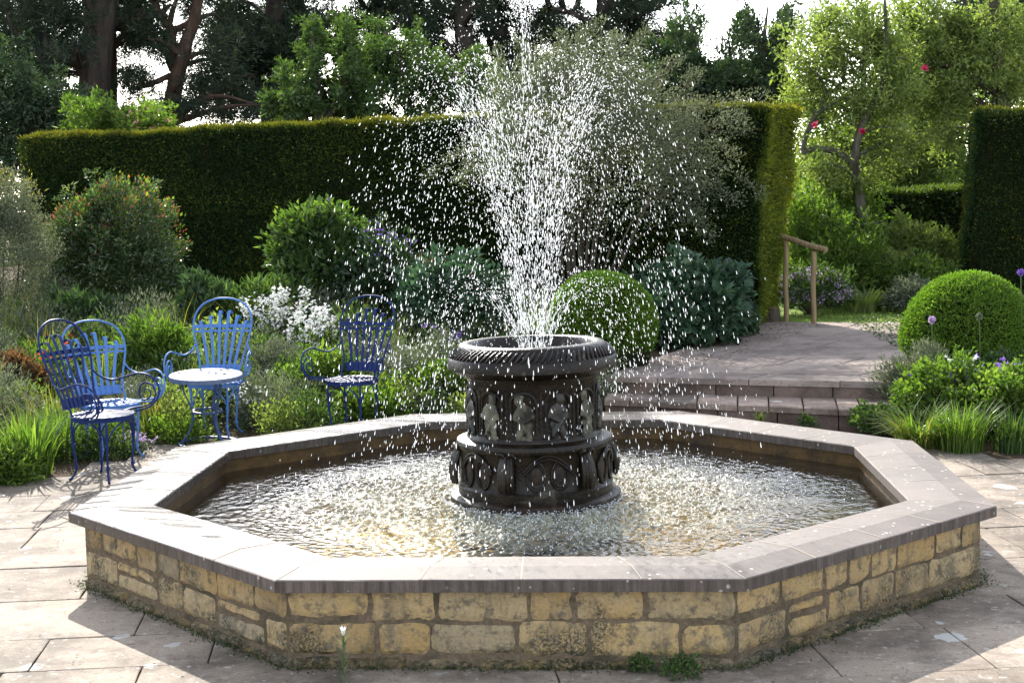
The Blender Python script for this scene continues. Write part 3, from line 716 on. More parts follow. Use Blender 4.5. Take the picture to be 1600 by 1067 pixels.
def make_chair(mat, label, group):
    t = thing('garden_chair', label, 'chair', (0, 0, 0), 0, group)
    # seat: hoop, side band, radiating straps
    mb = MB(); mb.lathe([(SR-.006, SZ-.030), (SR, SZ-.030), (SR+.002, SZ), (SR-.006, SZ+.003)], 48, close=True)
    mb.tube([(SR*math.cos(a), SR*math.sin(a), SZ) for a in np.linspace(0, 2*math.pi, 49)], .007, 8, caps=False); mb.build('seat_ring', mat, t)
    mb = MB()
    for k in range(9):
        x = -.176+.044*k; yl = math.sqrt(max(SR**2-x*x, .001)); ys = np.linspace(-yl, yl, 9)
        P_ = [(x*(1+.10*(y_/SR)), y_, SZ+.006-.014*(1-(y_/yl)**2)*(1-(x/SR)**2)) for y_ in ys]
        mb.strip(P_, (1, 0, 0), .024, .004)
    for y_ in (-.04,):
        xl = math.sqrt(SR**2-y_*y_); mb.strip([(x, y_, SZ-.010-.008*(1-(x/xl)**2)) for x in np.linspace(-xl, xl, 9)], (0, 1, 0), .03, .004)
    mb.build('seat_straps', mat, t)
    for k in range(4):
        a = R(45+90*k); d = np.array([math.cos(a), math.sin(a), 0]); mb = MB()
        prof = cr([(.205, SZ-.012), (.212, .36), (.205, .24), (.192, .13), (.196, .07), (.222, .028), (.245, .010)], 5)
        mb.tube([d*r_+np.array([0, 0, z_]) for r_, z_ in prof], np.interp(np.linspace(0, 1, len(prof)), [0, .5, .8, 1], [.0085, .0085, .0078, .0105]), 8)
        for zc in (.255, .10):
            mb.lathe([(.004, -.016), (.0135, -.010), (.0135, .010), (.004, .016)], 8, tuple(d*(.203 if zc > .2 else .193)+np.array([0, 0, zc])))
        mb.build('leg', mat, t)
    for k in range(4):                                  # arched braces under the seat, leg to leg
        a0 = R(45+90*k); P_ = []
        for f_ in np.linspace(0, 1, 17):
            a = a0+math.pi/2*f_; z_ = .27+.155*math.sin(math.pi*f_)**.62; P_.append((.200*math.cos(a), .200*math.sin(a), z_))
        mb = MB(); mb.tube(P_, .0058, 7); mb.build('brace', mat, t)
    # back hoop
    hp = cr([(-.165, .455), (-.172, .56), (-.205, .70), (-.243, .85), (-.240, .97), (-.185, 1.06), (-.09, 1.105), (0, 1.115), (.09, 1.105), (.185, 1.06), (.240, .97), (.243, .85), (.205, .70), (.172, .56), (.165, .455)], 5)
    mb = MB(); mb.tube([(x, lean(z)+(.05 if z < .5 else .05*max(0, (.6-z)/.1)), z) for x, z in hp], .0082, 8); mb.build('back_hoop', mat, t)
    bow = lambda x: -.05*(1-(x/.24)**2)                 # the back is dished
    for z_, hw, w in ((.885, .243, .030), (.845, .240, .018), (.535, .165, .075)):
        mb = MB(); xs = np.linspace(-hw, hw, 13); mb.strip([(x, lean(z_)+bow(x)*(.9 if z_ > .8 else .4)-.004, z_) for x in xs], (0, -.26, .966), w, .004); mb.build('back_crossbar', mat, t)
    for k in range(6):
        xb, xt = (-.105+.042*k), (-.190+.076*k); zt = 1.015-.10*abs(k-2.5)/2.5; P_ = []
        for f_ in np.linspace(0, 1, 9):
            z_ = .505+(zt-.505)*f_; x = xb+(xt-xb)*(f_**1.25); P_.append((x, lean(z_)+bow(x)*(.4+.5*f_)+.004, z_))
        x, y_, z_ = P_[-1]; P_ += [(x+(xt)*.03, y_-.022, z_+.014), (x+xt*.05, y_-.048, z_+.008), (x+xt*.05, y_-.058, z_-.012)]
        mb = MB(); mb.strip(P_, (1, .0, 0), np.linspace(.022, .028, len(P_)), .0035); mb.build('back_slat', mat, t)
    for s in (-1, 1):                                   # scrolled arm
        pth = [(.218, lean(.745), .745), (.250, -.205, .690), (.285, -.120, .665), (.315, -.02, .690), (.330, .08, .712), (.338, .175, .690), (.336, .235, .625), (.325, .235, .545), (.290, .185, .478), (.240, .10, .452), (.205, .05, .452)]
        mb = MB(); mb.tube([(s*x, y_, z_) for x, y_, z_ in cr(pth, 6)], .0070, 8)
        arm = mb.build('arm', mat, t); mb = MB()
        sp = spiral((.135, .575), .094, .016, 1.75, R(-88), 40, 1)
        mb.tube([(s*(.325-.035*max(0, (.56-z_))/.1), y_, z_) for y_, z_ in sp], np.linspace(.0064, .0052, len(sp)), 7)
        yy, zz = sp[0]; mb.tube([(s*x, y_, z_) for x, y_, z_ in cr([(.215, .02, .455), (.27, .06, .468), (.295, yy, zz)], 5)], .0075, 7)
        mb.build('scroll', mat, arm)
    return t
FACE = lambda deg: R(deg-90)                            # the chair is modelled facing +Y
G = 'blue iron chairs beside the pool'
ch = make_chair(M['navy_paint'], 'dark navy scroll-arm iron chair nearest the camera, turned sideways to the pool', G)
ch.location = (-3.10, 1.95, 0); ch.rotation_euler = (0, 0, FACE(-20))
dup(ch, (-1.64, 3.80, 0), FACE(-108), 'dark navy scroll-arm iron chair standing alone close to the fountain spray')
ch2 = make_chair(M['blue_paint'], 'bright blue iron chair partly behind the navy chair at the paving edge', G)
ch2.scale = (1, 1, .92); ch2.location = (-3.32, 2.80, 0); ch2.rotation_euler = (0, 0, FACE(-50))
dup(ch2, (-2.77, 3.74, 0), FACE(-92), 'bright blue iron chair facing the pool from behind the round table')
tb = thing('round_table', 'small round grey-blue garden table with a pierced top in front of a chair', 'table', (-2.72, 3.30, .004), R(20)); tb.rotation_euler = (R(3), 0, R(20))
TZ = .565; TR = .285
mb = MB(); mb.lathe([(TR-.03, TZ-.004), (TR-.004, TZ-.030), (TR, TZ-.030), (TR+.002, TZ+.002), (TR-.004, TZ+.006), (TR-.03, TZ+.004)], 56, close=True); mb.build('table_rim', M['table_paint'], tb)
mb = MB()
for k in range(-5, 6):
    c = k*.056; l = math.sqrt(max((TR-.015)**2-c*c, 0))
    mb.box((c, 0, TZ+.0005), (.0125, l, .0008)); mb.box((0, c, TZ-.0014), (l, .0125, .0008))
mb.build('lattice_top', M['table_paint'], tb, smooth=False)
for k in range(3):
    a = R(-60+120*k); d = np.array([math.cos(a), math.sin(a), 0]); e = np.array([-d[1], d[0], 0]); mb = MB()
    P_ = cr([d*.19+np.array([0, 0, TZ-.02]), d*.175+np.array([0, 0, .44]), d*.115+np.array([0, 0, .28]), d*.13+np.array([0, 0, .15]), d*.20+np.array([0, 0, .04]), d*.235+np.array([0, 0, .012])], 5)
    mb.strip(P_, np.broadcast_to(e, P_.shape), .026, .012); mb.build('leg', M['tableleg'], tb, bevel=.002)
mb = MB(); mb.lathe([(.20, .012), (.232, .012), (.232, .028), (.20, .028)], 48, close=True); mb.build('foot_hoop', M['tableleg'], tb)
mb = MB(); mb.lathe([(.105, .27), (.122, .27), (.122, .285), (.105, .285)], 32, close=True); mb.build('middle_hoop', M['tableleg'], tb)

# ------------------------------------------------------------------ handrail and stump
hr = thing('wooden_handrail', 'rustic round-pole handrail on two posts beside the clipped hedge end', 'handrail', (2.72, 10.41, .28))
b0 = gp(1228, 502, .3); b1 = gp(1271, 505, .3); base = np.array([2.72, 10.41, .28])
ztop0 = at(1229, 376, b0[1])[2]; ztop1 = at(1272, 393, b1[1])[2]
for b, z in ((b0, ztop0), (b1, ztop1)):
    mb = MB(); mb.tube([np.array([b[0]+.006*math.sin(9*q), b[1], .25+(z-.25)*q])-base for q in np.linspace(0, 1, 8)], .033, 12); mb.build('post', M['rail'], hr)
d = b1-b0; d[2] = 0; A_ = np.array([*(b0-d*.25)[:2], ztop0+.055]); B_ = np.array([*(b1+d*.45)[:2], ztop1+.02])
mb = MB(); mb.tube([A_+(B_-A_)*q-base+np.array([0, 0, .006*math.sin(7*q)]) for q in np.linspace(0, 1, 9)], .035, 12); mb.build('rail', M['rail'], hr)
s_ = gp(1205, 503, .29); stp = thing('tree_stump', 'short sawn tree stump at the foot of the hedge by the terrace', 'stump', s_)
mb = MB(); mb.lathe([(.001, 0), (.13, 0), (.115, .05), (.105, .16), (.10, .175), (.001, .18)], 18); mb.build('trunk', M['twig'], stp)
mb = MB(); mb.lathe([(.001, .1815), (.098, .1805), (.1, .178), (.001, .176)], 18); mb.build('sawn_face', M['endgrain'], stp)
# ------------------------------------------------------------------ plants: builders
def onground(px, py, lift=0.0):
    z = 0.0
    for _ in range(12): p = gp(px, py, z+lift); z = float(gz(p[0], p[1]))
    return np.array([p[0], p[1], z])
def base_at(px, Y_, z=None):                        # a spot on the ground below a line of sight, at a given distance
    p = at(px, 500, Y_); return np.array([p[0], p[1], float(gz(p[0], p[1])) if z is None else z])
def leaf_mesh(name, P, D, N, L, W, v, fold=.22):
    D = nrm(D); S = nrm(np.cross(D, N)); N = np.cross(S, D); n = len(P)
    L = np.broadcast_to(L, n)[:, None]; W = np.broadcast_to(W, n)[:, None]
    mid = P+D*L*.45+N*W*fold
    V = np.stack([P, mid+S*W*.5, P+D*L-N*L*.10, mid-S*W*.5], 1)
    V[:, 0] -= N*W*.0
    b = (np.arange(n)*4)[:, None]
    F = np.concatenate([b+np.array([[0, 1, 2]]), b+np.array([[0, 2, 3]])], 1).reshape(-1)
    return np_mesh(name, V.reshape(-1, 3), F, 3, np.repeat(np.clip(v, 0, 1), 4))
def blade_mesh(name, P, az, H, lean_, W, v, droop=.25):
    n = len(P); ts = np.array([0, .35, .7, 1.0]); out = np.stack([np.cos(az), np.sin(az), 0*az], 1); side = np.stack([-np.sin(az), np.cos(az), 0*az], 1)
    H = np.broadcast_to(H, n)[:, None]; ln = np.broadcast_to(lean_, n)[:, None]; W = np.broadcast_to(W, n)[:, None]; dr = np.broadcast_to(droop, n)[:, None]
    V = []
    for t, w in zip(ts, (.7, 1, .75, .08)):
        c = P+out*H*ln*t**1.8+np.array([0, 0, 1.0])*H*(t-dr*t**3); V += [c-side*W*w*.5, c+side*W*w*.5]
    V = np.stack(V, 1); b = (np.arange(n)*8)[:, None]
    F = np.concatenate([b+np.array([[2*i, 2*i+1, 2*i+3, 2*i+2]]) for i in range(3)], 1).reshape(-1)
    return np_mesh(name, V.reshape(-1, 3), F, 4, np.repeat(np.clip(v, 0, 1), 8))
def cloud(C_, sig, n_each, L, W, ctr=None, up=.15, out=.5, flat=1.0, vb=.5, vs=.2):
    """leaves gathered round twig tips C_ ; returns arrays for leaf_mesh"""
    C_ = np.asarray(C_, float); K = len(C_); n_each = np.broadcast_to(n_each, K).astype(int)
    idx = np.repeat(np.arange(K), n_each); n = len(idx); sig = np.broadcast_to(sig, K)[idx][:, None]
    off = rng.normal(size=(n, 3))*np.array([1, 1, flat]); off *= np.minimum(1, 1.9/np.linalg.norm(off, axis=1, keepdims=True))
    P = C_[idx]+off*sig
    o = nrm(P-(C_.mean(0) if ctr is None else np.asarray(ctr)))
    D = nrm(rdir(n)*.75+o*out+nrm(off)*.45+np.array([0, 0, up])); N = nrm(rdir(n)*.8+np.array([0, 0, .55])+o*.35)
    v = vb+rng.normal(0, vs*.8, K)[idx]+rng.normal(0, vs, n)
    return [P, D, N, L*np.exp(rng.normal(0, .25, n)), W*np.exp(rng.normal(0, .22, n)), v]
def cat(*a): return [np.concatenate(x) for x in zip(*a)]
def lumps(k=7, amp=.16):
    A = rng.normal(size=(k, 3))*2.2; ph = U(0, 6.28, k); w = U(.4, 1, k); w /= w.sum()
    return lambda d: 1+amp*2.2*(np.sin(d@A.T+ph)@w)
def dome(n, c, r, lo=-.25, inner=.35, lump=None):
    d = rdir(n*3); d = d[d[:, 2] > lo][:n]; l = (lump or lumps())(d)
    rad = l*(1-inner*rng.random(len(d))**1.7); return np.asarray(c)+d*np.asarray(r)*rad[:, None], d
def limbs(mb, start_fn, tips, r0, r1=.004, sides=5, sag=.12):
    for q in tips:
        s = np.asarray(start_fn(q), float); m = (s+q)/2+rng.normal(0, .10, 3)*np.linalg.norm(q-s)*.6; m[2] += np.linalg.norm(q-s)*sag
        P_ = cr([s, m, q], 4); mb.tube(P_, np.linspace(r0, r1, len(P_)), sides, caps=False)
def shrub(name, label, catg, base, r, K, n, L, W, mat, group=None, sig=.09, stems=14, lo=-.2, up=.2, out=.6, vb=.5, vs=.2, inner=.5, tips=None, zc=None, lump=.16, stemr=.012, foliage='foliage'):
    base = np.asarray(base, float); r = np.asarray(r, float); t = thing(name, label, catg, base, 0, group)
    c = np.array([0, 0, r[2]*.55 if zc is None else zc]); rr = r.copy(); rr[2] = r[2]-c[2]
    C_, d = dome(K, c, rr, lo, inner, lumps(7, lump)); C_[:, 2] = np.maximum(C_[:, 2], .03)
    k_ = max(2, int(K*.30)); sel = rng.choice(K, k_, False); ext = C_[sel]+d[sel]*rr.min()*U(.08, .50, k_)[:, None]+np.array([0, 0, .06])*U(0, 1, k_)[:, None]
    mids = C_[sel]*.5+ext*.5; sg = np.concatenate([np.full(K, sig), np.full(2*k_, sig*.5)]); ne_ = max(1, n//K)
    C2_ = np.concatenate([C_, ext, mids]); C2_[:, 2] = np.maximum(C2_[:, 2], .02)
    a = cloud(C2_, sg, np.concatenate([rng.integers(int(ne_*.5), int(ne_*1.5)+2, K), np.full(2*k_, max(2, ne_//3))]), L, W, c*np.array([1, 1, .6]), up, out, vb=vb, vs=vs)
    a[0][:, 2] = np.maximum(a[0][:, 2], .005)
    link(foliage, leaf_mesh(foliage, *a), mat, t)
    if stems:
        mb = MB(); limbs(mb, lambda q: (q[0]*.08, q[1]*.08, -.03), C_[rng.choice(len(C_), min(stems, len(C_)), False)], stemr, .003); mb.build('stems', M['twig'], t)
    if tips:                                            # (material, share, name, L, W): young shoots on the outermost twigs
        for mt, k, nm, l_, w_, ne in tips:
            ex = np.linalg.norm((C_-c)/rr, axis=1)+.35*d[:, 2]; sel = np.argsort(-ex)[:k]
            a = cloud(C_[sel]+d[sel]*sig*1.1, sig*.8, ne, l_, w_, c, .5, .8); link(nm, leaf_mesh(nm, *a), M[mt], t)
    return t
def tree(name, label, base, trunk, blobs, Y_, mat, bark, L, W, n, group=None, sig=.3, Kper=1.0, up=0.0, flat=1.0, dy=1.2, limbr=.05, extra=None, sides=6, vs=.2, vb=.5, nl=60, fill=.85):
    """trunk: list of stems, each a list of (px, py, radius); blobs: leaf masses (px, py, rx, ry, twigs) at about distance Y_"""
    base = np.asarray(base, float); t = thing(name, label, 'tree', base, 0, group); k = (Y_-CAM[1])/FPX
    mb = MB(); S = []
    for st_ in trunk:
        P_ = np.array([at(px, py, Y_)+np.array([0, dz if len(st_[0]) > 3 else 0, 0]) for px, py, *dz in [(q[0], q[1], 0) for q in st_]]) if False else np.array([at(q[0], q[1], Y_+(q[3] if len(q) > 3 else 0)) for q in st_])
        Q = cr(P_, 5); rad = np.interp(np.linspace(0, 1, len(Q)), np.linspace(0, 1, len(st_)), [q[2] for q in st_])
        mb.tube(Q-base, rad, 12 if rad.max() > .1 else 7); S.append(Q)
    S = np.concatenate(S); C_ = []
    for px, py, rx, ry, K in blobs:
        K = int(K*Kper); a = U(0, 2*math.pi, K); q = np.sqrt(rng.random(K))
        for i in range(K):
            C_.append(at(px+rx*q[i]*math.cos(a[i]), py+ry*q[i]*math.sin(a[i]), Y_+dy*(.25+rng.normal(0, .40))))
    C_ = np.array(C_)
    def start(q):
        d = np.linalg.norm(S-q-base, axis=1)+np.maximum(0, S[:, 2]-(q+base)[2]+.2)*1.5; return S[np.argmin(d)]-base
    sel = C_[rng.choice(len(C_), min(nl, len(C_)), False)]-base
    limbs(mb, start, sel, limbr, .012, sides, .08); mb.build('trunk', bark, t)
    K_ = len(C_); dv = nrm(nrm(C_-S.mean(0))*.6+rdir(K_)*.8+np.array([0, 0, .45+up])); ln_ = sig*U(2.2, 5.5, K_)       # leafy twigs
    ts_ = np.linspace(-.5, .75, 5); TC = (C_[:, None]+dv[:, None]*(ln_[:, None]*ts_)[:, :, None]).reshape(-1, 3)
    TC += np.array([0, 0, -1.0])*(np.tile(np.maximum(ts_, 0), K_)**2*np.repeat(ln_, 5)*.35)[:, None]
    sg_ = np.tile(np.array([.62, .58, .50, .40, .28]), K_)*sig; w_ = np.tile(np.array([1.2, 1.3, 1.1, .8, .5]), K_)*np.repeat(rng.gamma(3, 1/3., K_), 5)
    a = cloud(TC-base, sg_, np.maximum(1, (n/len(TC)*w_)).astype(int), L, W, S.mean(0)-base, up, .3, flat, vb=vb, vs=vs)
    link('crown', leaf_mesh('crown', *a, .18), mat, t)
    if extra: extra(t, C_-base)
    return t
def blossoms(name, C_, sig, n_each, size, mat, parent, up=.3):
    """little round flowers: four petals each"""
    C_ = np.asarray(C_, float); idx = np.repeat(np.arange(len(C_)), n_each); n = len(idx)
    P = C_[idx]+rng.normal(0, 1, (n, 3))*sig; ax = nrm(rdir(n)*.7+np.array([0, -.4, up+.3])); ref = rdir(n); A = nrm(np.cross(ax, ref)); B = np.cross(ax, A)
    out = []
    for k in range(4):
        t = math.pi/2*k; D = A*math.cos(t)+B*math.sin(t); out.append([P, nrm(D+ax*.25), ax, size*np.exp(rng.normal(0, .2, n)), size*.85*np.ones(n), U(0, 1, n)])
    return link(name, leaf_mesh(name, *cat(*out), .05), mat, parent)
def stems_to(pts, base_r, rad, mat, parent, name='stems', base=(0, 0, 0)):
    mb = MB()
    for q in pts:
        s = np.array([q[0]*base_r+base[0], q[1]*base_r+base[1], -.02]); m = (s+q)/2+np.array([*(rng.normal(0, .02, 2)), 0]); mb.tube(cr([s, m, q], 3), np.linspace(rad, rad*.5, 7), 5, caps=False)
    return mb.build(name, mat, parent)
def tuft(name, label, catg, base, n, H, W, mat, group=None, spread=.06, lean_=(.1, .7), droop=(.05, .45), part='blades', second=None, vb=.5):
    t = thing(name, label, catg, base, 0, group)
    def mk(nm, n, H, W, mat):
        a = U(0, 2*math.pi, n); r_ = spread*np.sqrt(rng.random(n)); P = np.stack([r_*np.cos(a), r_*np.sin(a), np.full(n, -.01)], 1)
        az = a+rng.normal(0, .6, n); link(nm, blade_mesh(nm, P, az, H*U(.55, 1.05, n), U(*lean_, n), W*U(.6, 1.15, n), vb+rng.normal(0, .22, n), U(*droop, n)), M[mat], t)
    mk(part, n, H, W, mat)
    if second: mk(*second)
    return t
def hedge(name, label, corners, z0, tops, dens, L, W, mat, faces, core_in=.07, top_in=None, und=.04, golden=.10, back=None, batter=0.0, mats=None, foot=None):
    """corners: front-left, front-right, back-right, back-left on the ground; a clipped box of leaves round a woody core"""
    Cn = np.array(corners, float); c0 = np.array([*Cn.mean(0), z0]); t = thing(name, label, 'hedge', c0)
    tops = np.asarray(tops, float); Cb = Cn if foot is None else np.array(foot, float); ctr = Cn.mean(0); Ct = ctr+(Cn-ctr)*(1-batter)
    ins = lambda A, d: A-np.array([nrm((A[i]-A[i-1])[None])[0]+nrm((A[i]-A[(i+1) % 4])[None])[0] for i in range(4)])*d
    ib, it = ins(Cb, core_in), ins(Ct, core_in)
    V = [(*p, z0-.05) for p in ib]+[(*p, z-core_in) for p, z in zip(it, tops)]
    mb = MB(); mb.add(np.array(V)-c0, [(3, 2, 1, 0), (4, 5, 6, 7)]+[(i, (i+1) % 4, 4+(i+1) % 4, 4+i) for i in range(4)]); mb.build('inner_branches', M['hedgecore'], t, smooth=False)
    groups = {}
    wav = lambda P: .012*np.sin(P[:, 0]*1.3+1.1)+.010*np.sin(P[:, 0]*3.7+P[:, 1]*2.1)+.010*np.sin(P[:, 0]*9.3)
    for fidx, kden in faces:
        if fidx == 'top':
            A = 0.5*abs(sum(Ct[i][0]*Ct[(i+1) % 4][1]-Ct[(i+1) % 4][0]*Ct[i][1] for i in range(4))); n = int(A*dens*kden)
            s, q = rng.random(n)[:, None], rng.random(n)[:, None]
            T3 = np.c_[Ct, tops]; P = (T3[0]*(1-s)+T3[1]*s)*(1-q)+(T3[3]*(1-s)+T3[2]*s)*q; nv = np.array([0, 0, 1.0]); near = np.ones(n)
        else:
            i, j = fidx, (fidx+1) % 4; w = np.linalg.norm(Cb[j]-Cb[i]); hh = (tops[i]+tops[j])/2-z0; n = int(w*hh*dens*kden)
            s = rng.random(n)[:, None]; q = rng.random(n)[:, None]
            Pb = np.c_[Cb[i]*(1-s)+Cb[j]*s, np.full(n, z0)]; Pt = np.c_[Ct[i]*(1-s)+Ct[j]*s, tops[i]*(1-s[:, 0])+tops[j]*s[:, 0]]
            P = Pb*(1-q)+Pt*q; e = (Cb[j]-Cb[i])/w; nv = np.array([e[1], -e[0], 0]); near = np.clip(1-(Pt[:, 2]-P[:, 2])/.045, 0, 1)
        u_ = und*1.5*(np.sin(P[:, 0]*2.3+P[:, 2]*1.7+1)+np.sin(P[:, 1]*2.9-P[:, 2]*2.6)+.7*np.sin(P[:, 0]*7.1+P[:, 2]*6.3))*.5
        fine = rng.normal(0, .024, n)
        if fidx == 'top': u_ = u_*.3
        P = P+nv*(u_+fine-.02)[:, None]; P[:, 2] += wav(P)*np.clip((P[:, 2]-z0)/2.5, 0, 1)
        D = nrm(nv*.75+rdir(n)*.75+np.array([0, 0, .25])); N = nrm(rdir(n)+np.array([0, 0, .5]))
        pat = .5+.5*np.sin(P[:, 0]*1.9+np.sin(P[:, 2]*3.1)*1.3)*np.sin(P[:, 2]*2.7+P[:, 1]*1.1)
        v = .20+.30*pat+fine*7+rng.normal(0, .16, n)+near*golden*4.5  # young growth at the top, its backlit golden rim painted into leaf colour
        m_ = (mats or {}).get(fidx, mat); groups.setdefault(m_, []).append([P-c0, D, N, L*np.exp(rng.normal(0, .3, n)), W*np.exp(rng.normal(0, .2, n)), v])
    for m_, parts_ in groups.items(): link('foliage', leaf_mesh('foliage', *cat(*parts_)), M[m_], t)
    return t
def ball(name, label, base, r, h, n, L, W, mat='box'):
    t = thing(name, label, 'clipped bush', base); lm = lumps(8, .028); zc = h-r*.98
    d = rdir(n*2); c = np.array([0, 0, zc]); l = lm(d); P = c+d*np.array([r, r, r*.98])*l[:, None]
    low = P[:, 2] < zc; P[low, 2] = zc+(P[low, 2]-zc)*(zc/(r*.98))*.96; P = P[:n]; d = d[:n]; low = low[:n]
    P += d*rng.normal(0, .010, n)[:, None]
    D = nrm(d*.8+rdir(n)*.75+np.array([0, 0, .2])); N = nrm(rdir(n)+d*.6); tuf = np.sin(P[:, 0]*41+np.sin(P[:, 2]*37))*np.sin(P[:, 2]*43+P[:, 1]*39)
    link('foliage', leaf_mesh('foliage', P, D, N, L*np.exp(rng.normal(0, .25, n)), W*np.exp(rng.normal(0, .2, n)), .48+.17*tuf+rng.normal(0, .16, n)), M[mat], t)
    mb = MB(); prof = [(.001, .0), (r*.80, .0), (r*.93, zc*.5), (r*.94, zc)]+[(r*.945*math.cos(q), zc+r*.93*math.sin(q)) for q in np.linspace(.15, 1.55, 9)]+[(.001, zc+r*.935)]
    mb.lathe(prof, 32); mb.build('inner_branches', M['hedgecore'], t)
    return t

# ------------------------------------------------------------------ hedges and clipped bushes
fr = np.array([2.42, 9.65]); dirh = nrm(np.array([[-.926, .377]]))[0]; endd = np.array([.377, .926])
fl = fr-dirh*0+dirh*11.6; br = fr+endd*1.5; bl = fl+endd*1.5
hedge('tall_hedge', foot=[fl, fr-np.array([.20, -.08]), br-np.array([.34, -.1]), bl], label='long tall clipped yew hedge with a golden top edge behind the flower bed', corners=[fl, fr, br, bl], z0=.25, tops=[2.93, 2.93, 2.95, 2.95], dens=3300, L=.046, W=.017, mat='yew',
      faces=[(0, 1.35), (1, 1.7), ('top', 2.0), (3, .8), (2, .5)], mats={1: 'yew_lit_end'}, und=.042)
p0 = at(1500, 440, 12.0); hr0 = np.array([p0[0], 12.0])
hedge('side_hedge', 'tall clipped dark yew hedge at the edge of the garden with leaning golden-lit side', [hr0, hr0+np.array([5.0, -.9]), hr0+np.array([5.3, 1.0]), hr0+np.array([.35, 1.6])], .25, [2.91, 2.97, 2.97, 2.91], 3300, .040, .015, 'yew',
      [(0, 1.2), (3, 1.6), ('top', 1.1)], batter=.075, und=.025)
pA, pB = at(1335, 390, 18.5), at(1530, 390, 18.5)
hedge('low_far_hedge', 'low dark beech hedge far behind the right-hand border', [(pA[0], 18.5), (pB[0], 18.3), (pB[0], 19.8), (pA[0], 20)], .3, [1.80, 1.88, 1.88, 1.80], 1500, .075, .05, 'beech', [(0, 1.0), ('top', 1.2), (3, .6)], und=.05)
ball('box_ball', 'round clipped bright green box bush beside the terrace on the right', gp(1512, 588, .29), .555, .90, 46000, .024, .013)
bb = base_at(941, 6.05); ball('box_ball', 'round clipped box bush just behind the stone fountain', bb, .50, 1.05, 40000, .024, .013)

# ------------------------------------------------------------------ pines and far trees
GP = 'dark pines beyond the tall hedge'
def pine(label, px, Y_, trunk, blobs, bark='pinebark', n=30000, nl=34, limbr=.085, sig=.20, L=.15, W=.022):
    b = base_at(px, Y_, .3); return tree('pine_tree', label, b, trunk, blobs, Y_, M['pine'], M[bark], L, W, n, GP, sig, flat=.55, dy=3.0, limbr=limbr, nl=nl, vs=.22, up=.25)
pine('massive dark pine with the thickest ridged trunk, left of the reddish pines', 146, 24, [[(143, 330, .42), (146, 190, .36), (150, 100, .34), (158, 0, .33), (160, -160, .28), (165, -330, .18)], [(150, 130, .14, 0), (120, 100, .13, -.3), (95, 85, .10, -.6), (60, 95, .05, -.6)]],
     [(50, 30, 95, 50, 62), (30, 92, 60, 22, 16), (150, -70, 150, 60, 60), (75, 120, 30, 12, 12), (95, 40, 50, 45, 22), (105, 90, 30, 24, 14)], n=40000)
pine('slim straight red-barked pine close behind the massive trunk', 175, 27, [[(176, 330, .15), (175, 170, .13), (174, 0, .12), (172, -250, .09)]], [(205, 15, 40, 30, 14), (180, -80, 90, 50, 25), (215, 72, 24, 14, 6)], 'redbark', n=13000, nl=14)
pine('leaning red-barked pine whose trunk forks in two', 262, 25, [[(250, 330, .24), (263, 195, .20), (277, 120, .18), (290, 70, .15), (306, 20, .13), (312, -60, .11), (318, -230, .07)], [(278, 116, .13, .1), (266, 92, .12, .2), (268, 50, .11, .2), (254, 30, .09, .1), (240, 0, .08), (225, -80, .05)], [(266, 118, .07), (235, 132, .06, -.2), (205, 140, .04, -.3)], [(262, 25, .05), (215, 30, .05), (185, 45, .03)]],
     [(232, 55, 40, 30, 30), (215, 125, 34, 14, 16), (200, 20, 30, 30, 14), (240, 165, 26, 9, 7), (262, 8, 50, 18, 10), (325, 110, 44, 30, 26), (300, 165, 34, 10, 12), (385, 165, 40, 14, 14), (290, -75, 110, 50, 34), (345, 60, 40, 40, 16)], 'redbark', n=26000)
pine('broad dark pine with dense hanging boughs above the middle of the hedge', 425, 29, [[(424, 330, .30), (424, 150, .26), (428, 40, .22), (432, -200, .14)], [(424, 170, .07), (380, 160, .06), (340, 172, .03)]],
     [(385, 60, 62, 62, 80), (430, 90, 50, 70, 60), (360, 130, 45, 34, 22), (345, 20, 45, 40, 26), (440, 160, 35, 24, 16), (400, -70, 130, 60, 60), (355, 178, 40, 8, 8), (470, 60, 40, 30, 18)], n=62000, nl=50)
pine('bare-limbed dark pine with a bent bough left of the water jet', 520, 31, [[(560, 330, .28), (565, 150, .24), (585, 60, .2), (600, -150, .13)], [(572, 95, .2, .4), (500, 62, .26, .6), (468, 25, .24, .6), (448, -60, .2)], [(530, 80, .10), (575, 20, .08), (610, -40, .05)]],
     [(460, 8, 60, 22, 20), (600, 12, 50, 24, 18), (560, -80, 130, 55, 46), (640, 90, 30, 24, 12), (650, 30, 40, 26, 18), (545, 45, 60, 30, 24)], n=32000)
pine('tall straight pine directly left of the rising water jet', 735, 26, [[(740, 330, .26), (736, 170, .23), (728, 90, .21), (722, 0, .20), (720, -220, .12)], [(735, 110, .06), (690, 60, .05), (650, 40, .03)], [(728, 40, .06), (690, 10, .05), (640, -20, .03)]],
     [(690, 30, 55, 24, 18), (672, 78, 36, 16, 8), (755, 75, 40, 22, 10), (720, -70, 130, 55, 46), (690, 120, 28, 14, 5), (735, 10, 40, 30, 12)], n=30000)
pine('leaning thick dark pine behind the water jet', 790, 28, [[(800, 330, .36), (792, 120, .32), (778, 60, .30), (760, 0, .28), (740, -200, .2)], [(800, 80, .1), (850, 25, .08), (900, 18, .05)]],
     [(805, 95, 34, 36, 16), (845, 45, 45, 28, 16), (795, 30, 40, 30, 12), (800, -70, 110, 50, 36), (850, 110, 40, 20, 10), (800, 150, 60, 30, 16)], n=32000)
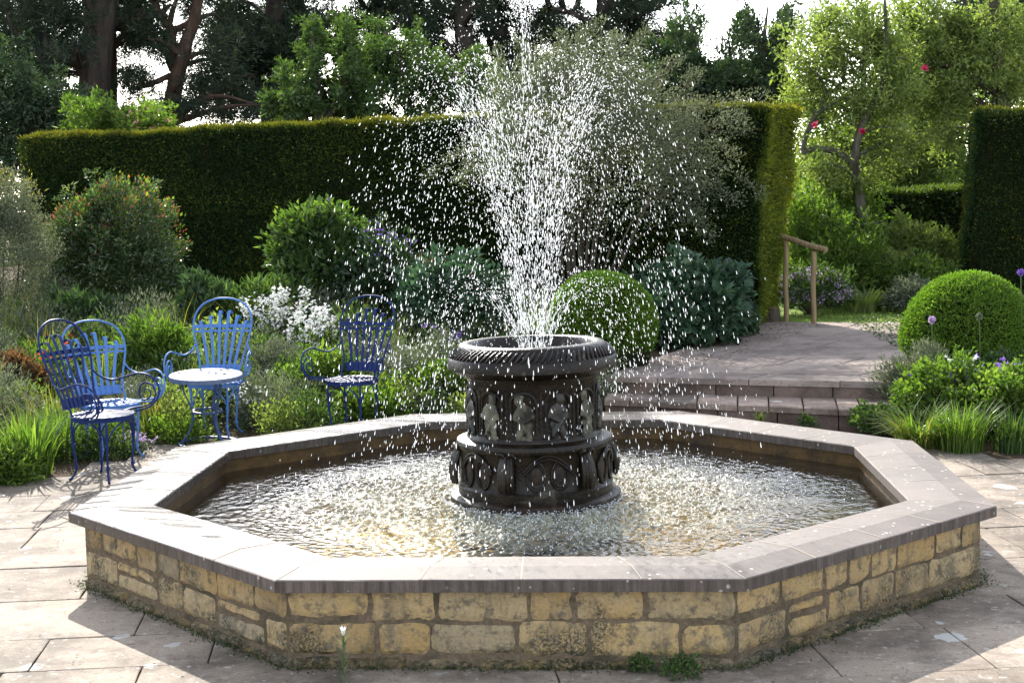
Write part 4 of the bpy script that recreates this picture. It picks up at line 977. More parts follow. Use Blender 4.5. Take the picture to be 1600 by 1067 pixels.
pine('dark pine with a straight trunk at the edge of the open sky', 945, 27, [[(930, 330, .3), (940, 100, .25), (945, 30, .22), (948, -200, .14)], [(942, 60, .08), (985, 30, .06), (1010, 20, .03)], [(942, 45, .08), (890, 20, .06), (860, 14, .03)]],
     [(985, 28, 40, 36, 30), (905, 40, 50, 34, 22), (960, 60, 50, 26, 18), (930, -70, 110, 55, 44), (1030, -15, 40, 22, 12), (1000, 66, 24, 14, 6), (900, 130, 70, 36, 36), (985, 110, 40, 30, 14), (840, 160, 60, 24, 16)], n=46000)
pine('dark pine whose boughs close off the far left corner of the view', -60, 30, [[(-60, 330, .3), (-50, 60, .26), (-45, -200, .15)]], [(0, 60, 60, 60, 50), (20, -20, 80, 40, 30), (-60, 0, 60, 90, 30)], n=28000)
GF = 'leafy trees over the hedge'
def leafy(name, label, px, Y_, trunk, blobs, mat, n, L=.075, W=.036, sig=.26, bark='twig', nl=40, limbr=.03, group=None, extra=None, dy=1.3, vs=.2, vb=.5, up=0, kp=1.0):
    return tree(name, label, base_at(px, Y_, .3), trunk, blobs, Y_, M[mat], M[bark], L, W, n, group, sig, kp, limbr=limbr, nl=nl, extra=extra, dy=dy, vs=vs, vb=vb, up=up)
leafy('leafy_tree', 'bright green leafy tree with three pointed tops over the hedge', 500, 17, [[(500, 330, .12), (498, 180, .09), (490, 100, .06), (488, 60, .02)], [(505, 200, .06), (545, 110, .05), (536, 50, .02)]],
      [(490, 56, 8, 20, 16), (489, 95, 15, 24, 20), (538, 50, 8, 20, 15), (538, 90, 15, 28, 22), (460, 120, 14, 22, 14), (505, 152, 62, 32, 72), (462, 160, 40, 26, 34), (550, 150, 42, 36, 44)], 'mid', 30000, .085, .034, .095, extra=None, kp=.8)
leafy('leafy_tree', 'wide green leafy tree over the hedge behind the left side of the spray', 640, 18, [[(640, 330, .13), (640, 180, .10), (630, 110, .06), (600, 50, .02)], [(640, 200, .06), (700, 130, .05), (735, 110, .02)]],
      [(592, 48, 9, 14, 10), (590, 84, 26, 28, 30), (650, 72, 12, 16, 10), (735, 100, 16, 22, 14), (640, 105, 48, 34, 54), (630, 150, 85, 36, 75), (700, 130, 50, 40, 44), (750, 140, 40, 32, 26)], 'mid', 26000, .072, .034, .11, kp=.8)
leafy('leafy_bush', 'loose dull green bush rising at the far left end of the hedge', 40, 19, [[(40, 330, .1), (38, 200, .08), (20, 110, .03)], [(40, 220, .05), (80, 150, .03), (100, 130, .015)], [(38, 230, .04), (10, 170, .03), (-10, 120, .015)]],
      [(20, 135, 45, 40, 50), (70, 170, 50, 38, 54), (0, 190, 50, 30, 34), (100, 195, 40, 20, 22), (0, 245, 40, 34, 30)], 'conifer', 22000, .10, .04, .2)
def pinkf(t, C_): blossoms('blossoms', C_[rng.choice(len(C_), 16)], .08, 6, .045, M['salmon'], t)
leafy('flowering_bush', 'light green bush with pink blossoms showing above the hedge top', 190, 15.6, [[(190, 330, .06), (188, 210, .04), (180, 175, .012)], [(195, 240, .03), (225, 190, .02), (245, 170, .01)]],
      [(150, 182, 34, 18, 24), (205, 190, 44, 18, 34), (245, 198, 28, 10, 12)], 'fresh', 9000, .075, .035, .13, extra=pinkf)
leafy('blue_conifer', 'dark green conifer with upswept twigs against the white sky', 1095, 21, [[(1095, 330, .16), (1095, 170, .12), (1085, 80, .06), (1080, 40, .02)], [(1095, 200, .06), (1050, 100, .04), (1030, 40, .012)], [(1095, 190, .05), (1140, 90, .03), (1180, 20, .01)]],
      [(1060, 110, 40, 50, 54), (1100, 120, 40, 40, 44), (1030, 140, 24, 36, 18), (1150, 70, 22, 20, 7), (1165, 42, 14, 14, 4), (1080, 62, 12, 26, 6)], 'conifer', 22000, .11, .035, .17, limbr=.03, up=.4, kp=.62)
leafy('blue_conifer', 'sparse dark conifer with open top beside the lime-green trees', 1185, 22, [[(1190, 330, .14), (1188, 160, .10), (1192, 80, .05), (1200, 10, .015)], [(1190, 140, .04), (1230, 60, .025), (1240, 10, .01)], [(1188, 120, .04), (1150, 95, .03), (1120, 105, .01)], [(1188, 90, .03), (1175, 40, .02), (1160, -10, .01)]],
      [(1180, 120, 38, 26, 34), (1205, 80, 22, 24, 12), (1160, 140, 50, 22, 32), (1220, 150, 30, 16, 14), (1170, 50, 14, 20, 5), (1225, 45, 14, 30, 7), (1235, 15, 10, 20, 3)], 'conifer', 16000, .11, .035, .18, limbr=.03, up=.4, kp=.62)
def redf(t, C_):
    b = np.array(t.location); blossoms('blossoms', [at(1273, 195, 13.4)-b, at(1347, 205, 13.4)-b, at(1445, 107, 13.4)-b], .016, 12, .036, M['rose'], t)
leafy('camellia_tree', 'lime-green airy tree with a lichen-pale leaning trunk and a few red flowers', 1362, 14.5, [[(1366, 420, .12), (1360, 380, .105), (1345, 320, .085), (1335, 260, .07), (1345, 200, .055), (1372, 150, .06), (1385, 80, .035), (1380, -40, .015)], [(1336, 262, .06), (1312, 240, .055), (1275, 232, .045), (1256, 238, .04, -.1), (1262, 205, .035, -.1), (1285, 160, .035, -.1), (1318, 128, .02)], [(1345, 210, .05), (1350, 110, .04), (1352, 40, .02), (1340, -30, .01)], [(1380, 345, .02, -.2), (1352, 352, .018, -.3), (1330, 345, .01, -.3)]],
      [(1280, 85, 42, 60, 62), (1330, 60, 60, 60, 76), (1385, 90, 50, 70, 60), (1290, 160, 45, 30, 36), (1350, 170, 60, 40, 56), (1275, 250, 30, 30, 22), (1330, 265, 50, 28, 34), (1410, 150, 40, 60, 44), (1240, 120, 14, 40, 12), (1400, 230, 40, 30, 24)], 'lime', 30000, .070, .032, .125, 'lichenbark', extra=redf, vs=.24)
leafy('leafy_tree', 'spreading lime-green tree with dark forked limbs above the side hedge', 1560, 16, [[(1590, 330, .16), (1565, 150, .12), (1556, 60, .09), (1548, -60, .05)], [(1562, 150, .06), (1500, 108, .055), (1450, 98, .045), (1420, 90, .02)], [(1560, 100, .05), (1520, 40, .04), (1500, -30, .02)]],
      [(1450, 60, 50, 50, 50), (1500, 90, 60, 55, 62), (1555, 60, 60, 60, 62), (1600, 110, 45, 50, 40), (1470, 140, 50, 34, 40), (1440, 10, 40, 40, 26), (1420, 120, 30, 50, 26), (1480, 200, 34, 24, 18)], 'lime', 32000, .075, .034, .13, 'twig', vs=.24)
leafy('leafy_tree', 'dense mid-green tree filling the gap behind the lichen-pale trunk', 1420, 25, [[(1430, 420, .14), (1425, 280, .11), (1415, 200, .07), (1400, 120, .02)], [(1428, 300, .06), (1460, 260, .05), (1490, 220, .02)]],
      [(1400, 200, 60, 40, 70), (1450, 200, 55, 45, 70), (1350, 225, 60, 40, 60), (1420, 260, 80, 34, 80), (1300, 285, 50, 40, 50), (1480, 270, 40, 40, 40), (1480, 160, 40, 30, 30), (1270, 200, 30, 60, 24), (1420, 130, 60, 60, 60)], 'fresh', 46000, .095, .046, .18, 'twig')
leafy('dark_tree', 'tall shadowy conifer far behind the lime-green trees', 1560, 27, [[(1560, 420, .3), (1562, 150, .24), (1560, -100, .16)]], [(1545, 20, 30, 60, 40), (1580, 60, 40, 60, 40)], 'pine', 16000, .22, .06, .5, 'pinebark', dy=2.5)
# far undergrowth that closes the horizon
n = 240; xs = U(-26, 30, n); ys = U(30, 40, n); C_ = np.stack([xs, ys, .4+2.3*rng.random(n)**1.2], 1)
a = cloud(C_, .75, 150, .30, .15, (0, 34, 0)); tag(link('far_undergrowth', leaf_mesh('far_undergrowth', *a), M['deep']), 'dark unbroken undergrowth beneath the trees far behind the garden', 'undergrowth', kind='stuff')
# ------------------------------------------------------------------ shrubs
B = base_at(172, 8.9); shrub('red_tipped_shrub', 'rounded glossy evergreen shrub with red young tips in front of the hedge', 'shrub', B, (.78, .66, 1.74), 620, 34000, .050, .024, M['photinia'], sig=.075, zc=.85, lo=-.75, inner=.42, vb=.5, tips=[('redtip', 130, 'red_leaves', .045, .018, 7), ('fresh', 90, 'young_leaves', .045, .022, 12)])
B = base_at(0, 7.6); shrub('grey_shrub', 'brownish grey feathery shrub cut off by the left edge of the view', 'shrub', B, (.62, .55, 2.02), 420, 26000, .034, .014, M['greyshrub'], sig=.085, zc=.95, lo=-.8, inner=.4, tips=[('straw', 50, 'dry_leaves', .04, .012, 14)])
B = base_at(508, 8.3); shrub('broadleaf_shrub', 'green shrub with broad soft leaves and pale shoots against the dark hedge', 'shrub', B, (.56, .45, 1.50), 200, 6400, .085, .052, M['mid'], sig=.105, zc=1.0, lo=-.6, inner=.5, lump=.26, tips=[('fresh', 40, 'pale_leaves', .075, .045, 9)])
B = base_at(588, 8.0); shrub('dark_flowering_shrub', 'dim leafy shrub with purple flowers behind the navy chair near the spray', 'shrub', B, (.42, .4, 1.15), 100, 3200, .08, .04, M['deep'], sig=.1, zc=.6, lo=-.5, tips=[('violet', 16, 'blossoms', .03, .026, 10)])
B = base_at(712, 7.2); shrub('bronze_tipped_mound', 'broad blue-green leaf mound with bronze tips left of the fountain bowl', 'shrub', B, (.56, .48, .90), 200, 6800, .075, .050, M['blue'], sig=.075, zc=.45, lo=-.5, tips=[('rust', 16, 'bronze_leaves', .035, .02, 10)])
B = base_at(1072, 8.0); shrub('blue_leaf_mound', 'wide blue-green mound of lobed leaves at the foot of the hedge end', 'shrub', B, (.60, .55, .80), 230, 8600, .098, .074, M['blue'], sig=.07, zc=.35, lo=-.5, lump=.12)
for (px, py, r_, hh, lab) in ((1105, 540, .26, .34, 'low fresh blue-green plant at the terrace edge below the lobed mound'), (1148, 525, .2, .25, 'small strappy dark plant on the terrace edge near the stump'), (1040, 545, .22, .30, 'low leafy plant tucked between the box bush and the lobed mound')):
    shrub('edging_plant', lab, 'plant', onground(px, py), (r_, r_, hh), 50, 1000, .075, .055, M['blue' if px != 1148 else 'deep'], sig=.06, lo=-.1, stems=6)
# the great grey arching shrub behind the spray
Yg = 8.9; B = base_at(900, Yg); t = thing('arching_shrub', 'huge grey-green arching shrub with long feathery sprays behind the water', 'shrub', B)
blobs = [(935, 120, 90, 50, 120), (900, 165, 130, 60, 170), (1000, 190, 90, 60, 130), (850, 230, 110, 60, 110), (960, 250, 110, 60, 110), (1050, 250, 70, 60, 80), (1060, 320, 60, 40, 26), (800, 160, 40, 45, 30), (900, 330, 120, 40, 36), (770, 250, 40, 40, 18), (860, 110, 40, 40, 34)]
C_ = np.array([at(px+rx*math.sqrt(q)*math.cos(a), py+ry*math.sqrt(q)*math.sin(a), Yg+rng.normal(0, .38)) for px, py, rx, ry, K in blobs for q, a in zip(rng.random(K), U(0, 6.28, K))])
sprays = [((900, 130), (925, 75), (935, 32)), ((960, 130), (985, 85), (1008, 48)), ((880, 130), (880, 85), (875, 50)), ((1000, 150), (1035, 115), (1065, 85)), ((1020, 180), (1090, 165), (1150, 178)), ((1030, 220), (1095, 205), (1168, 208)), ((1040, 225), (1110, 228), (1150, 240)), ((1050, 250), (1120, 255), (1195, 308)), ((1060, 285), (1110, 290), (1150, 312)), ((1060, 320), (1090, 340), (1110, 372)),
          ((1040, 190), (1120, 160), (1195, 150), ), ((800, 200), (735, 232), (672, 272)), ((790, 150), (785, 110), (778, 78)), ((830, 140), (820, 95), (815, 66)), ((940, 110), (955, 70), (968, 58)), ((1060, 205), (1130, 190), (1165, 190)), ((800, 250), (745, 262), (715, 285)), ((1045, 160), (1075, 130), (1085, 112)), ((910, 110), (905, 70), (915, 52))]
extra = []; SM = MB()
for sp in sprays:
    dy = rng.normal(0, .25)-.15; P_ = cr([at(x, y_, Yg+dy) for x, y_ in sp], 7); SM.tube(P_-B, np.linspace(.010, .003, len(P_)), 5, caps=False)
    for q in P_: extra += [q+rng.normal(0, .028, 3) for _ in range(2)]
a = cat(cloud(C_-B, .095, 44, .036, .015, (0, 0, 1.2), .1, .5, vb=.5, vs=.22), cloud(np.array(extra)-B, .045, 16, .034, .014, (0, 0, 1.4), .2, .6, vb=.6))
link('foliage', leaf_mesh('foliage', *a), M['greyshrub'], t)
limbs(SM, lambda q: (q[0]*.12, q[1]*.2, 0), C_[rng.choice(len(C_), 26, False)]-B, .016, .004, 5, .2); SM.build('stems', M['twig'], t)

# ------------------------------------------------------------------ border behind the terrace, right
B = base_at(1268, 11.3, .3); ph = shrub('pink_flowered_plant', 'bushy plant covered in lilac-pink flower heads behind the handrail', 'flowering plant', B, (.52, .42, .56), 120, 4200, .055, .024, M['mid'], sig=.06, zc=.2, lo=-.1)
C_, d = dome(120, (0, 0, .22), (.50, .42, .34), .05, .12); blossoms('blossoms', C_, .035, 13, .017, M['pink'], ph)
for px, Y_, r_, h_, K, n_, L_, W_, mt, lab in (
    (1300, 12.6, .62, 1.05, 160, 6500, .085, .030, 'fresh', 'leafy shrub with slender leaves right behind the pink flowers'),
    (1270, 13.2, .6, 1.45, 150, 5200, .085, .04, 'fresh', 'tall glossy shrub against the clipped hedge end'),
    (1300, 15.0, .85, 1.75, 200, 6500, .08, .045, 'fresh', 'green shrub behind the slender-leaved one, left of the pale trunk'),
    (1412, 13.6, .50, 1.00, 150, 6500, .085, .05, 'lime', 'light green domed shrub at the foot of the pale leaning trunk'),
    (1375, 12.8, .50, .72, 120, 5000, .075, .04, 'lime', 'low yellow-green shrub between the slender-leaved and domed shrubs'),
    (1440, 12.2, .45, .60, 110, 4600, .06, .03, 'fresh', 'soft grey-green low shrub to the left of the side hedge'),
    (1470, 13.4, .42, .80, 100, 3600, .075, .03, 'lime', 'loose upright plant touching the golden edge of the side hedge')):
    shrub('border_shrub', lab, 'shrub', base_at(px, Y_, .3), (r_, r_*.8, h_), K, n_, L_, W_, M[mt], sig=.08, zc=h_*.4, lo=-.4, lump=.22, stems=10)
tuft('broad_leaved_clump', 'bright yellow-green clump of broad upright leaves at the lawn edge', 'plant', base_at(1345, 11.6, .3), 90, .42, .075, 'lime', None, .22, (.2, .7), (.1, .4), part='leaves')
tuft('broad_leaved_clump', 'second bright clump of broad leaves, nearer the box bush', 'plant', base_at(1392, 11.7, .3), 80, .38, .07, 'lime', None, .2, (.2, .7), (.1, .4), part='leaves')
shrub('grey_leaf_plant', 'small feathery grey-green plant on the lawn edge under the side hedge', 'plant', base_at(1432, 11.2, .3), (.30, .25, .38), 60, 2200, .06, .022, M['silver'], sig=.06, stems=6)
n = 5200; P = np.stack([U(2.9, 7.5, n), U(10.2, 12.0, n), np.full(n, .300)], 1)
P = P[P[:, 1] > 10.5-.25*(P[:, 0]-2.4)]; n = len(P); tag(link('lawn_grass', blade_mesh('lawn_grass', P, U(0, 6.28, n), U(.02, .05, n), U(0, .8, n), .006, U(.3, 1, n)), M['lime']), 'short bright mown grass beyond the terrace', 'grass', kind='stuff')

# ------------------------------------------------------------------ right bed by the steps
tuft('grass_clump', 'dense clump of arching pale grass at the paving edge right of the pool', 'grass clump', onground(1435, 700), 330, .42, .011, 'fresh', None, .15, (.3, 1.1), (.1, .6), second=('pale_blades', 90, .40, .010, 'straw'))
tuft('grass_clump', 'taller upright clump of grass beside the arching pale one', 'grass clump', onground(1500, 706), 300, .46, .012, 'fresh', None, .16, (.1, .6), (.05, .3))
tuft('grass_clump', 'right-hand grass clump among the violet geraniums', 'grass clump', onground(1585, 705), 240, .42, .012, 'mid', None, .15, (.1, .6), (.05, .35))
for px, py, r_, hh, lab, mt in ((1490, 668, .42, .50, 'leafy geranium mound between the grass clumps and the box bush', 'fresh'), (1575, 680, .42, .52, 'leafy geranium mound at the right edge with violet flowers', 'fresh'), (1590, 640, .45, .42, 'geranium mound in front of the box bush on the far right', 'mid')):
    t = shrub('geranium_mound', lab, 'plant', onground(px, py), (r_, r_*.85, hh), 150, 5600, .042, .03, M[mt], sig=.055, lo=-.2, zc=hh*.3)
    if mt == 'fresh':
        C_, d = dome(10, (0, 0, hh*.5), (r_*.9, r_*.8, hh*.62), .2, .1); blossoms('blossoms', C_, .012, 2, .026, M['violet'], t); stems_to(C_, .6, .003, M['stem'], t, 'flower_stalks')
shrub('silver_mound', 'feathery silver-grey plant below the clipped box bush at the top of the steps', 'plant', onground(1432, 640), (.30, .26, .40), 110, 5200, .045, .009, M['silver'], sig=.06, zc=.15, lo=-.3, up=.5)
shrub('silver_mound', 'upright silver-grey sprig beside the allium stem', 'plant', base_at(1455, 4.15), (.13, .12, .62), 40, 1500, .045, .010, M['silver'], sig=.05, zc=.3, lo=-.6, up=.7, stems=5)
shrub('green_mound', 'small fresh green leafy plant growing against the bottom step', 'plant', onground(1372, 678), (.19, .17, .17), 80, 2600, .036, .028, M['mid'], sig=.035, lo=-.2, stems=6)
for px, Y_, ytop, mt, r_, lab in ((1458, 4.0, 500, 'pink', .022, 'tall allium with a dusty pink flower head before the box bush'), (1532, 4.1, 494, 'silver', .022, 'tall allium stalk with a closed pale seed head'), (1597, 4.4, 426, 'violet', .022, 'tallest violet allium at the right edge of the view'), (1572, 4.3, 548, 'silver', .018, 'short stalk with a green bud near the violet flowers')):
    b = base_at(px, Y_); tp = at(px-2, ytop, Y_)-b; t = thing('allium', lab, 'flower', b)
    mb = MB(); mb.tube(cr([(0, 0, -.02), tp*.5+np.array([.008, 0, 0]), tp], 4), .0045, 6, caps=False); mb.build('stalk', M['stem'], t)
    P = tp+rdir(60)*r_; blossoms('flower_head', P, .003, 2, .011 if mt != 'silver' else .009, M[mt], t)
for px, py, mt, lab in ((1500, 585, 'white', 'spray of small white flowers in front of the box bush'), (1565, 600, 'violet', 'cluster of violet geranium flowers on thin stalks by the box bush')):
    b = base_at(px, 3.7); t = thing('flower_stems', lab, 'flowers', b); C_ = np.array([at(px+U(-38, 38), py+U(-32, 8), 3.7)-b for _ in range(12)])
    blossoms('blossoms', C_, .012, 3, .020, M[mt], t); stems_to(C_, .3, .003, M['stem'], t)
tuft('grass_tuft', 'small bright grass tuft sprouting from the lower step', 'grass tuft', gp(1188, 660, .02), 34, .16, .010, 'lime', None, .03, (.3, 1.0), (.1, .5))
shrub('weed', 'tiny weed at the foot of the lower step behind the pool', 'weed', gp(1262, 668, 0), (.06, .05, .06), 14, 130, .03, .022, M['mid'], sig=.02, stems=0)
shrub('weed', 'tiny green weed in the crack under the front wall of the pool', 'weed', gp(1062, 1057, 0), (.06, .05, .055), 18, 240, .020, .014, M['mid'], sig=.018, stems=0)
shrub('weed', 'smaller weed left of the other one under the front wall', 'weed', gp(1004, 1048, 0), (.03, .025, .05), 10, 90, .020, .014, M['mid'], sig=.012, stems=0)
# the single stem in front of the pool
b = gp(537, 1085, 0.0); t = thing('lone_flower_stem', 'single narrow-leaved stem with one closed white flower in front of the pool wall', 'flower', b)
tp = at(536, 985, b[1])-b; H_ = tp[2]; mb = MB(); mb.tube(cr([(0, 0, -.02), (.003, 0, H_*.5), tp*np.array([1, 1, .93])], 5), .0035, 6, caps=False); mb.build('stalk', M['stem'], t)
k = 15; zs = np.linspace(.01, H_*.84, k); az = np.arange(k)*2.4; P = np.stack([tp[0]*zs/H_, tp[1]*zs/H_, zs], 1)
D = nrm(np.stack([np.cos(az)*.5, np.sin(az)*.5, np.full(k, 1.0)], 1)); N = nrm(np.stack([-np.cos(az), -np.sin(az), np.full(k, .5)], 1))
link('leaves', leaf_mesh('leaves', P, D, N, .070, .0145, U(.2, .7, k)), M['silver'], t)
az = np.arange(6)*1.05; P = np.tile(tp*np.array([1, 1, .90]), (6, 1)); D = nrm(np.stack([np.cos(az)*.22, np.sin(az)*.22, np.ones(6)], 1)); N = np.stack([-np.cos(az), -np.sin(az), 0*az], 1)
link('petals', leaf_mesh('petals', P, D, N, .046, .019, U(.5, 1, 6), .3), M['white'], t)

# ------------------------------------------------------------------ left flower bed
for px, Y_, yt, wd, lab in ((408, 6.4, 462, .20, 'white flowering clump left of two others behind the bright blue chair'), (456, 6.6, 443, .24, 'tallest white flowering clump, in the middle of three'), (505, 6.3, 470, .17, 'white flowering clump nearest the lone navy chair'), (480, 6.0, 486, .22, 'low white flowering clump in front of the taller three')):
    b = base_at(px, Y_); hh = at(px, yt, Y_)[2]-b[2]; t = thing('white_flower_clump', lab, 'flowers', b, 0, 'white flowers behind the chairs')
    k = 20; a = U(0, 6.28, k); r_ = np.sqrt(rng.random(k)); C_ = np.stack([r_*np.cos(a)*wd, r_*np.sin(a)*wd*.8, hh*U(.52, 1.0, k)], 1)
    C2 = np.concatenate([C_+np.array([0, 0, -z_]) for z_ in (0, .035, .07)]); blossoms('blossoms', C2, .024, 6, .017, M['white'], t); stems_to(C_, .25, .0035, M['stem'], t)
    n = 420; q = rng.integers(0, k, n); f_ = rng.random(n)*.9; P = np.stack([C_[q, 0]*(.25+.75*f_), C_[q, 1]*(.25+.75*f_), C_[q, 2]*f_], 1); D = nrm(rdir(n)+np.array([0, 0, .3]))
    link('leaves', leaf_mesh('leaves', P, D, nrm(rdir(n)+np.array([0, 0, 1])), .06, .018, U(0, 1, n)), M['mid'], t)
for px, Y_, r_, hh, lab, mt, L_, W_ in (
    (242, 5.2, .26, .56, 'yellow-green peony-like plant between the chairs', 'fresh', .10, .024), (420, 7.2, .45, .75, 'dark fern-like plant behind the white flowers', 'mid', .09, .03),
    (130, 6.8, .35, .62, 'dark green plant in front of the red-tipped shrub', 'deep', .09, .03), (330, 7.3, .32, .85, 'tall dim leafy plant behind the table against the hedge', 'deep', .08, .03),
    (15, 4.6, .22, .34, 'rusty brown leafed plant at the left edge of the bed', 'rust', .05, .03), (655, 5.2, .36, .56, 'silvery grey-green bush to the right of the lone navy chair', 'silver', .035, .010),
    (570, 5.6, .35, .50, 'grey-green wispy bush just behind the lone navy chair', 'silver', .035, .010), (430, 5.4, .32, .45, 'wispy grey bush below the white flowers', 'silver', .035, .010), (690, 4.85, .26, .42, 'fresh green leafy plant just left of the fountain drum', 'fresh', .05, .03),
    (-8, 1.9, .18, .20, 'low green leafy plant at the bottom left paving edge', 'fresh', .05, .026), (505, 5.0, .30, .42, 'bright green mound directly behind the navy chair seat', 'fresh', .05, .03)):
    shrub('border_plant', lab, 'plant', base_at(px, Y_), (r_, r_*.85, hh), 90, int(3600 if L_ > .04 else 5200), L_, W_, M[mt], sig=.06, zc=hh*.45, lo=-.5, lump=.24, stems=10, up=.4, stemr=.006)
tuft('strap_leaf_clump', 'bold clump of upright sword leaves at the left paving edge', 'plant', onground(48, 742), 150, .56, .024, 'fresh', None, .15, (.1, .55), (.02, .25))
tuft('strap_leaf_clump', 'sword-leaved clump just right of the bold one, nearer the navy chair', 'plant', onground(96, 712), 90, .46, .020, 'fresh', None, .12, (.1, .6), (.02, .3))
tuft('strap_leaf_clump', 'arching daylily clump between the table and the lone navy chair', 'plant', onground(455, 664), 80, .34, .026, 'fresh', None, .10, (.3, 1.0), (.1, .5))
tuft('strap_leaf_clump', 'small daylily clump beneath the seat of the lone navy chair', 'plant', onground(560, 655), 60, .34, .018, 'straw', None, .09, (.2, .9), (.1, .5))
tuft('strap_leaf_clump', 'yellowing reed clump behind the legs of the sideways bright chair', 'plant', onground(245, 682), 90, .40, .016, 'straw', None, .09, (.05, .4), (.02, .2))
# repeated bed plants: one of each kind, then copies
def proto_mound(mt, L_, W_, n, r_, h_, label, group, name='leafy_mound'):
    return shrub(name, label, 'plant', (0, 0, 0), (r_, r_, h_), 46, n, L_, W_, M[mt], group, sig=.075, zc=h_*.3, lo=-.25, lump=.34, inner=.8, stems=10, up=.6, stemr=.003)
GB = 'low plants filling the left flower bed'
protos = [proto_mound('fresh', .040, .022, 1300, .26, .26, 'low bright green leafy mound in the left flower bed', GB), proto_mound('mid', .044, .022, 1300, .26, .28, 'low mid-green leafy mound in the left flower bed', GB),
          proto_mound('lime', .038, .020, 1200, .24, .26, 'low yellow-green leafy mound in the left flower bed', GB), proto_mound('silver', .034, .008, 2200, .26, .36, 'low wispy grey-green plant in the left flower bed', GB, 'wispy_plant'),
          tuft('grass_tuft', 'loose tuft of fine grass in the left flower bed', 'grass tuft', (0, 0, 0), 120, .50, .006, 'fresh', GB, .10, (.1, .9), (.05, .5), second=('dry_blades', 46, .6, .005, 'straw')),
          tuft('sword_tuft', 'tuft of upright iris-like leaves in the left flower bed', 'plant', (0, 0, 0), 46, .50, .017, 'fresh', GB, .09, (.05, .4), (.0, .15))]
def flower_proto(mt, size, k, h_, label, leafm):
    t = thing('flowering_plant', label, 'flowers', (0, 0, 0), 0, GB); a = U(0, 6.28, k); r_ = .16*np.sqrt(rng.random(k)); C_ = np.stack([r_*np.cos(a), r_*np.sin(a), h_*U(.6, 1.05, k)], 1)
    blossoms('blossoms', C_, .012, 4, size, M[mt], t); stems_to(C_, .35, .003, M['stem'], t); n = 420
    q = rng.integers(0, k, n); f_ = rng.random(n)*.8; P = np.stack([C_[q, 0]*(.35+.65*f_)+rng.normal(0, .025, n), C_[q, 1]*(.35+.65*f_)+rng.normal(0, .025, n), C_[q, 2]*f_], 1)
    link('leaves', leaf_mesh('leaves', P, nrm(rdir(n)+np.array([0, 0, .5])), nrm(rdir(n)+np.array([0, 0, 1])), .045, .014, U(0, 1, n)), M[leafm], t); return t
protos += [flower_proto('white', .012, 26, .36, 'thin plant with scattered tiny white flowers in the left flower bed', 'silver'), flower_proto('violet', .013, 12, .55, 'thin plant dotted with violet flowers in the left flower bed', 'mid'), flower_proto('scarlet', .014, 9, .42, 'thin plant dotted with small red flowers in the left flower bed', 'mid'), flower_proto('pink', .012, 22, .16, 'low cushion of pale pink flowers at the bed edge', 'silver')]
used = [False]*len(protos); pts = []
def put(k, p, s=1.0):
    if not used[k]:
        used[k] = True; o = protos[k]; o.location = [float(c) for c in p]; o.rotation_euler = (0, 0, U(0, 6.28)); o.scale = (s, s, s)
    else: dup(protos[k], p, U(0, 6.28), None, s)
CH = [(-3.12, 1.97), (-3.16, 2.92), (-2.72, 3.86), (-1.70, 3.84), (-2.66, 3.36)]
for px, py, k in ((140, 690, 9), (205, 690, 9), (112, 668, 9), (60, 560, 8), (95, 545, 8), (120, 560, 8), (80, 590, 8), (720, 480, 7), (748, 500, 7), (690, 560, 7), (760, 560, 7), (525, 470, 7), (620, 575, 6), (650, 560, 6), (705, 600, 6), (590, 610, 6), (480, 560, 6), (430, 580, 6), (400, 560, 6), (640, 600, 6), (100, 470, 4), (170, 480, 4), (60, 480, 4), (200, 500, 4), (320, 470, 4), (720, 500, 5), (740, 520, 5), (650, 490, 5), (30, 520, 5), (300, 480, 5)):
    put(k, onground(px, py+22), U(.8, 1.15))
tries = 0
while len(pts) < 255 and tries < 6000:
    tries += 1; x, y_ = U(-7.8, .55), U(1.5, 8.3); r0 = math.hypot(x, y_)
    if r0 < 4.35+.12*math.sin(3*math.atan2(y_, x)) or (x > -.1 and y_ < 4.4): continue
    if x < -3.4 and y_ < 1.9 and not (x > -5.5 and y_ > 1.6): continue
    if any(math.hypot(x-a, y_-b) < .30 for a, b in CH): continue
    if any(math.hypot(x-a, y_-b) < .215 for a, b in pts): continue
    if math.hypot(x-bb[0], y_-bb[1]) < .65: continue
    pts.append((x, y_)); far = y_ > 6.3
    k = int(rng.choice([0, 1, 2, 3, 4, 5, 6], p=[.15, .14, .10, .20, .26, .05, .10] if not far else [.12, .26, .08, .14, .26, .10, .04]))
    s = U(.75, 1.25)*(1.25 if far else 1.0)*(.7 if r0 < 4.7 else 1.0)
    put(k, (x, y_, float(gz(x, y_))), s)
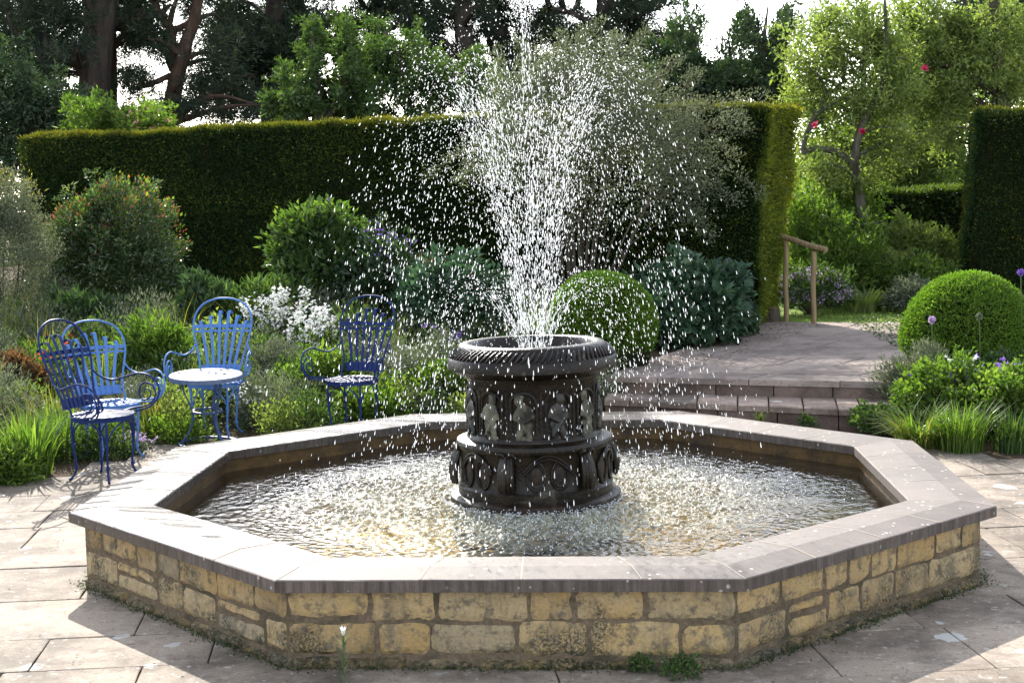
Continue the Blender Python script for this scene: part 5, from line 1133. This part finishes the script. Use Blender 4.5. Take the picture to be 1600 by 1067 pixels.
# loose small leaves and litter over the soil
def scatter(n, cond, L_, W_, mat, name, label, catg, lift=.03, xr=(-9, 9), yr=(1, 10.5)):
    x, y_ = U(*xr, n), U(*yr, n); k = cond(x, y_); x, y_ = x[k], y_[k]; n = len(x); P = np.stack([x, y_, gz(x, y_)+lift*rng.random(n)**2+.012], 1)
    D = nrm(rdir(n)*np.array([1, 1, .4])); N = nrm(rdir(n)*.5+np.array([0, 0, 1])); tag(link(name, leaf_mesh(name, P, D, N, L_*np.exp(rng.normal(0, .3, n)), W_*np.exp(rng.normal(0, .3, n)), rng.random(n)), M[mat]), label, catg, kind='stuff')
bed = lambda x, y_: (np.hypot(x, y_) > 4.55) & ~((x > .35) & (x < 3.4) & (y_ < 10.5)) & (y_ > 1.45)
scatter(70000, bed, .034, .024, 'mid', 'ground_cover', 'low green creeping leaves covering the soil of the beds', 'ground cover', .10)
scatter(9000, lambda x, y_: bed(x, y_) | ((np.hypot(x, y_) > 4.2) & (x < .3) & (y_ > 1.2)), .028, .012, 'rust', 'leaf_litter', 'fallen brown leaf litter on the soil and along the bed edge', 'leaf litter', .01)
n = 700; s_, q_ = rng.random(n), rng.random(n)**2; xx = .55+s_*.35+(s_*1.7); yy = 5.2+s_*5.0; P = np.stack([xx+q_*.7, yy+q_*.1, np.full(n, .306)], 1)
tag(link('terrace_litter', leaf_mesh('terrace_litter', P, nrm(rdir(n)*np.array([1, 1, .25])), nrm(rdir(n)*.4+np.array([0, 0, 1])), .03, .012, rng.random(n)), M['rust']), 'brown needles and crumbs along the shady edge of the terrace', 'leaf litter', kind='stuff')

# moss and grit where the wall meets the paving, crumbs on the slabs
n = 5200; sd_ = rng.integers(0, 8, n); f_ = rng.random(n); Wb = octv(HW+.03); A_ = Wb[sd_]; B_ = Wb[(sd_+1) % 8]; q = A_+(B_-A_)*f_[:, None]; q = q*(1+np.abs(rng.normal(0, .010, n))*(.3+np.abs(np.sin(f_*17+sd_*3.1))))[:, None]
P = np.stack([q[:, 0], q[:, 1], .004+.018*rng.random(n)**2], 1); tag(link('wall_moss', leaf_mesh('wall_moss', P, nrm(rdir(n)+np.array([0, 0, .4])), nrm(rdir(n)+np.array([0, 0, 1])), .012, .007, rng.random(n)*.6), M['beech']), 'dark moss and grit along the foot of the pool wall', 'moss', kind='stuff')
n = 900; a = U(0, 6.28, n); r_ = U(2.4, 6.5, n); P = np.stack([r_*np.cos(a), r_*np.sin(a), np.full(n, .008)], 1); P = P[(P[:, 1] < 1.2) | (np.hypot(P[:, 0], P[:, 1]) < 4.1)]; n = len(P)
tag(link('paving_crumbs', leaf_mesh('paving_crumbs', P, nrm(rdir(n)*np.array([1, 1, .15])), nrm(rdir(n)*.3+np.array([0, 0, 1])), .018, .008, rng.random(n)), M['rust']), 'scattered dry leaf crumbs on the paving slabs', 'leaf litter', kind='stuff')
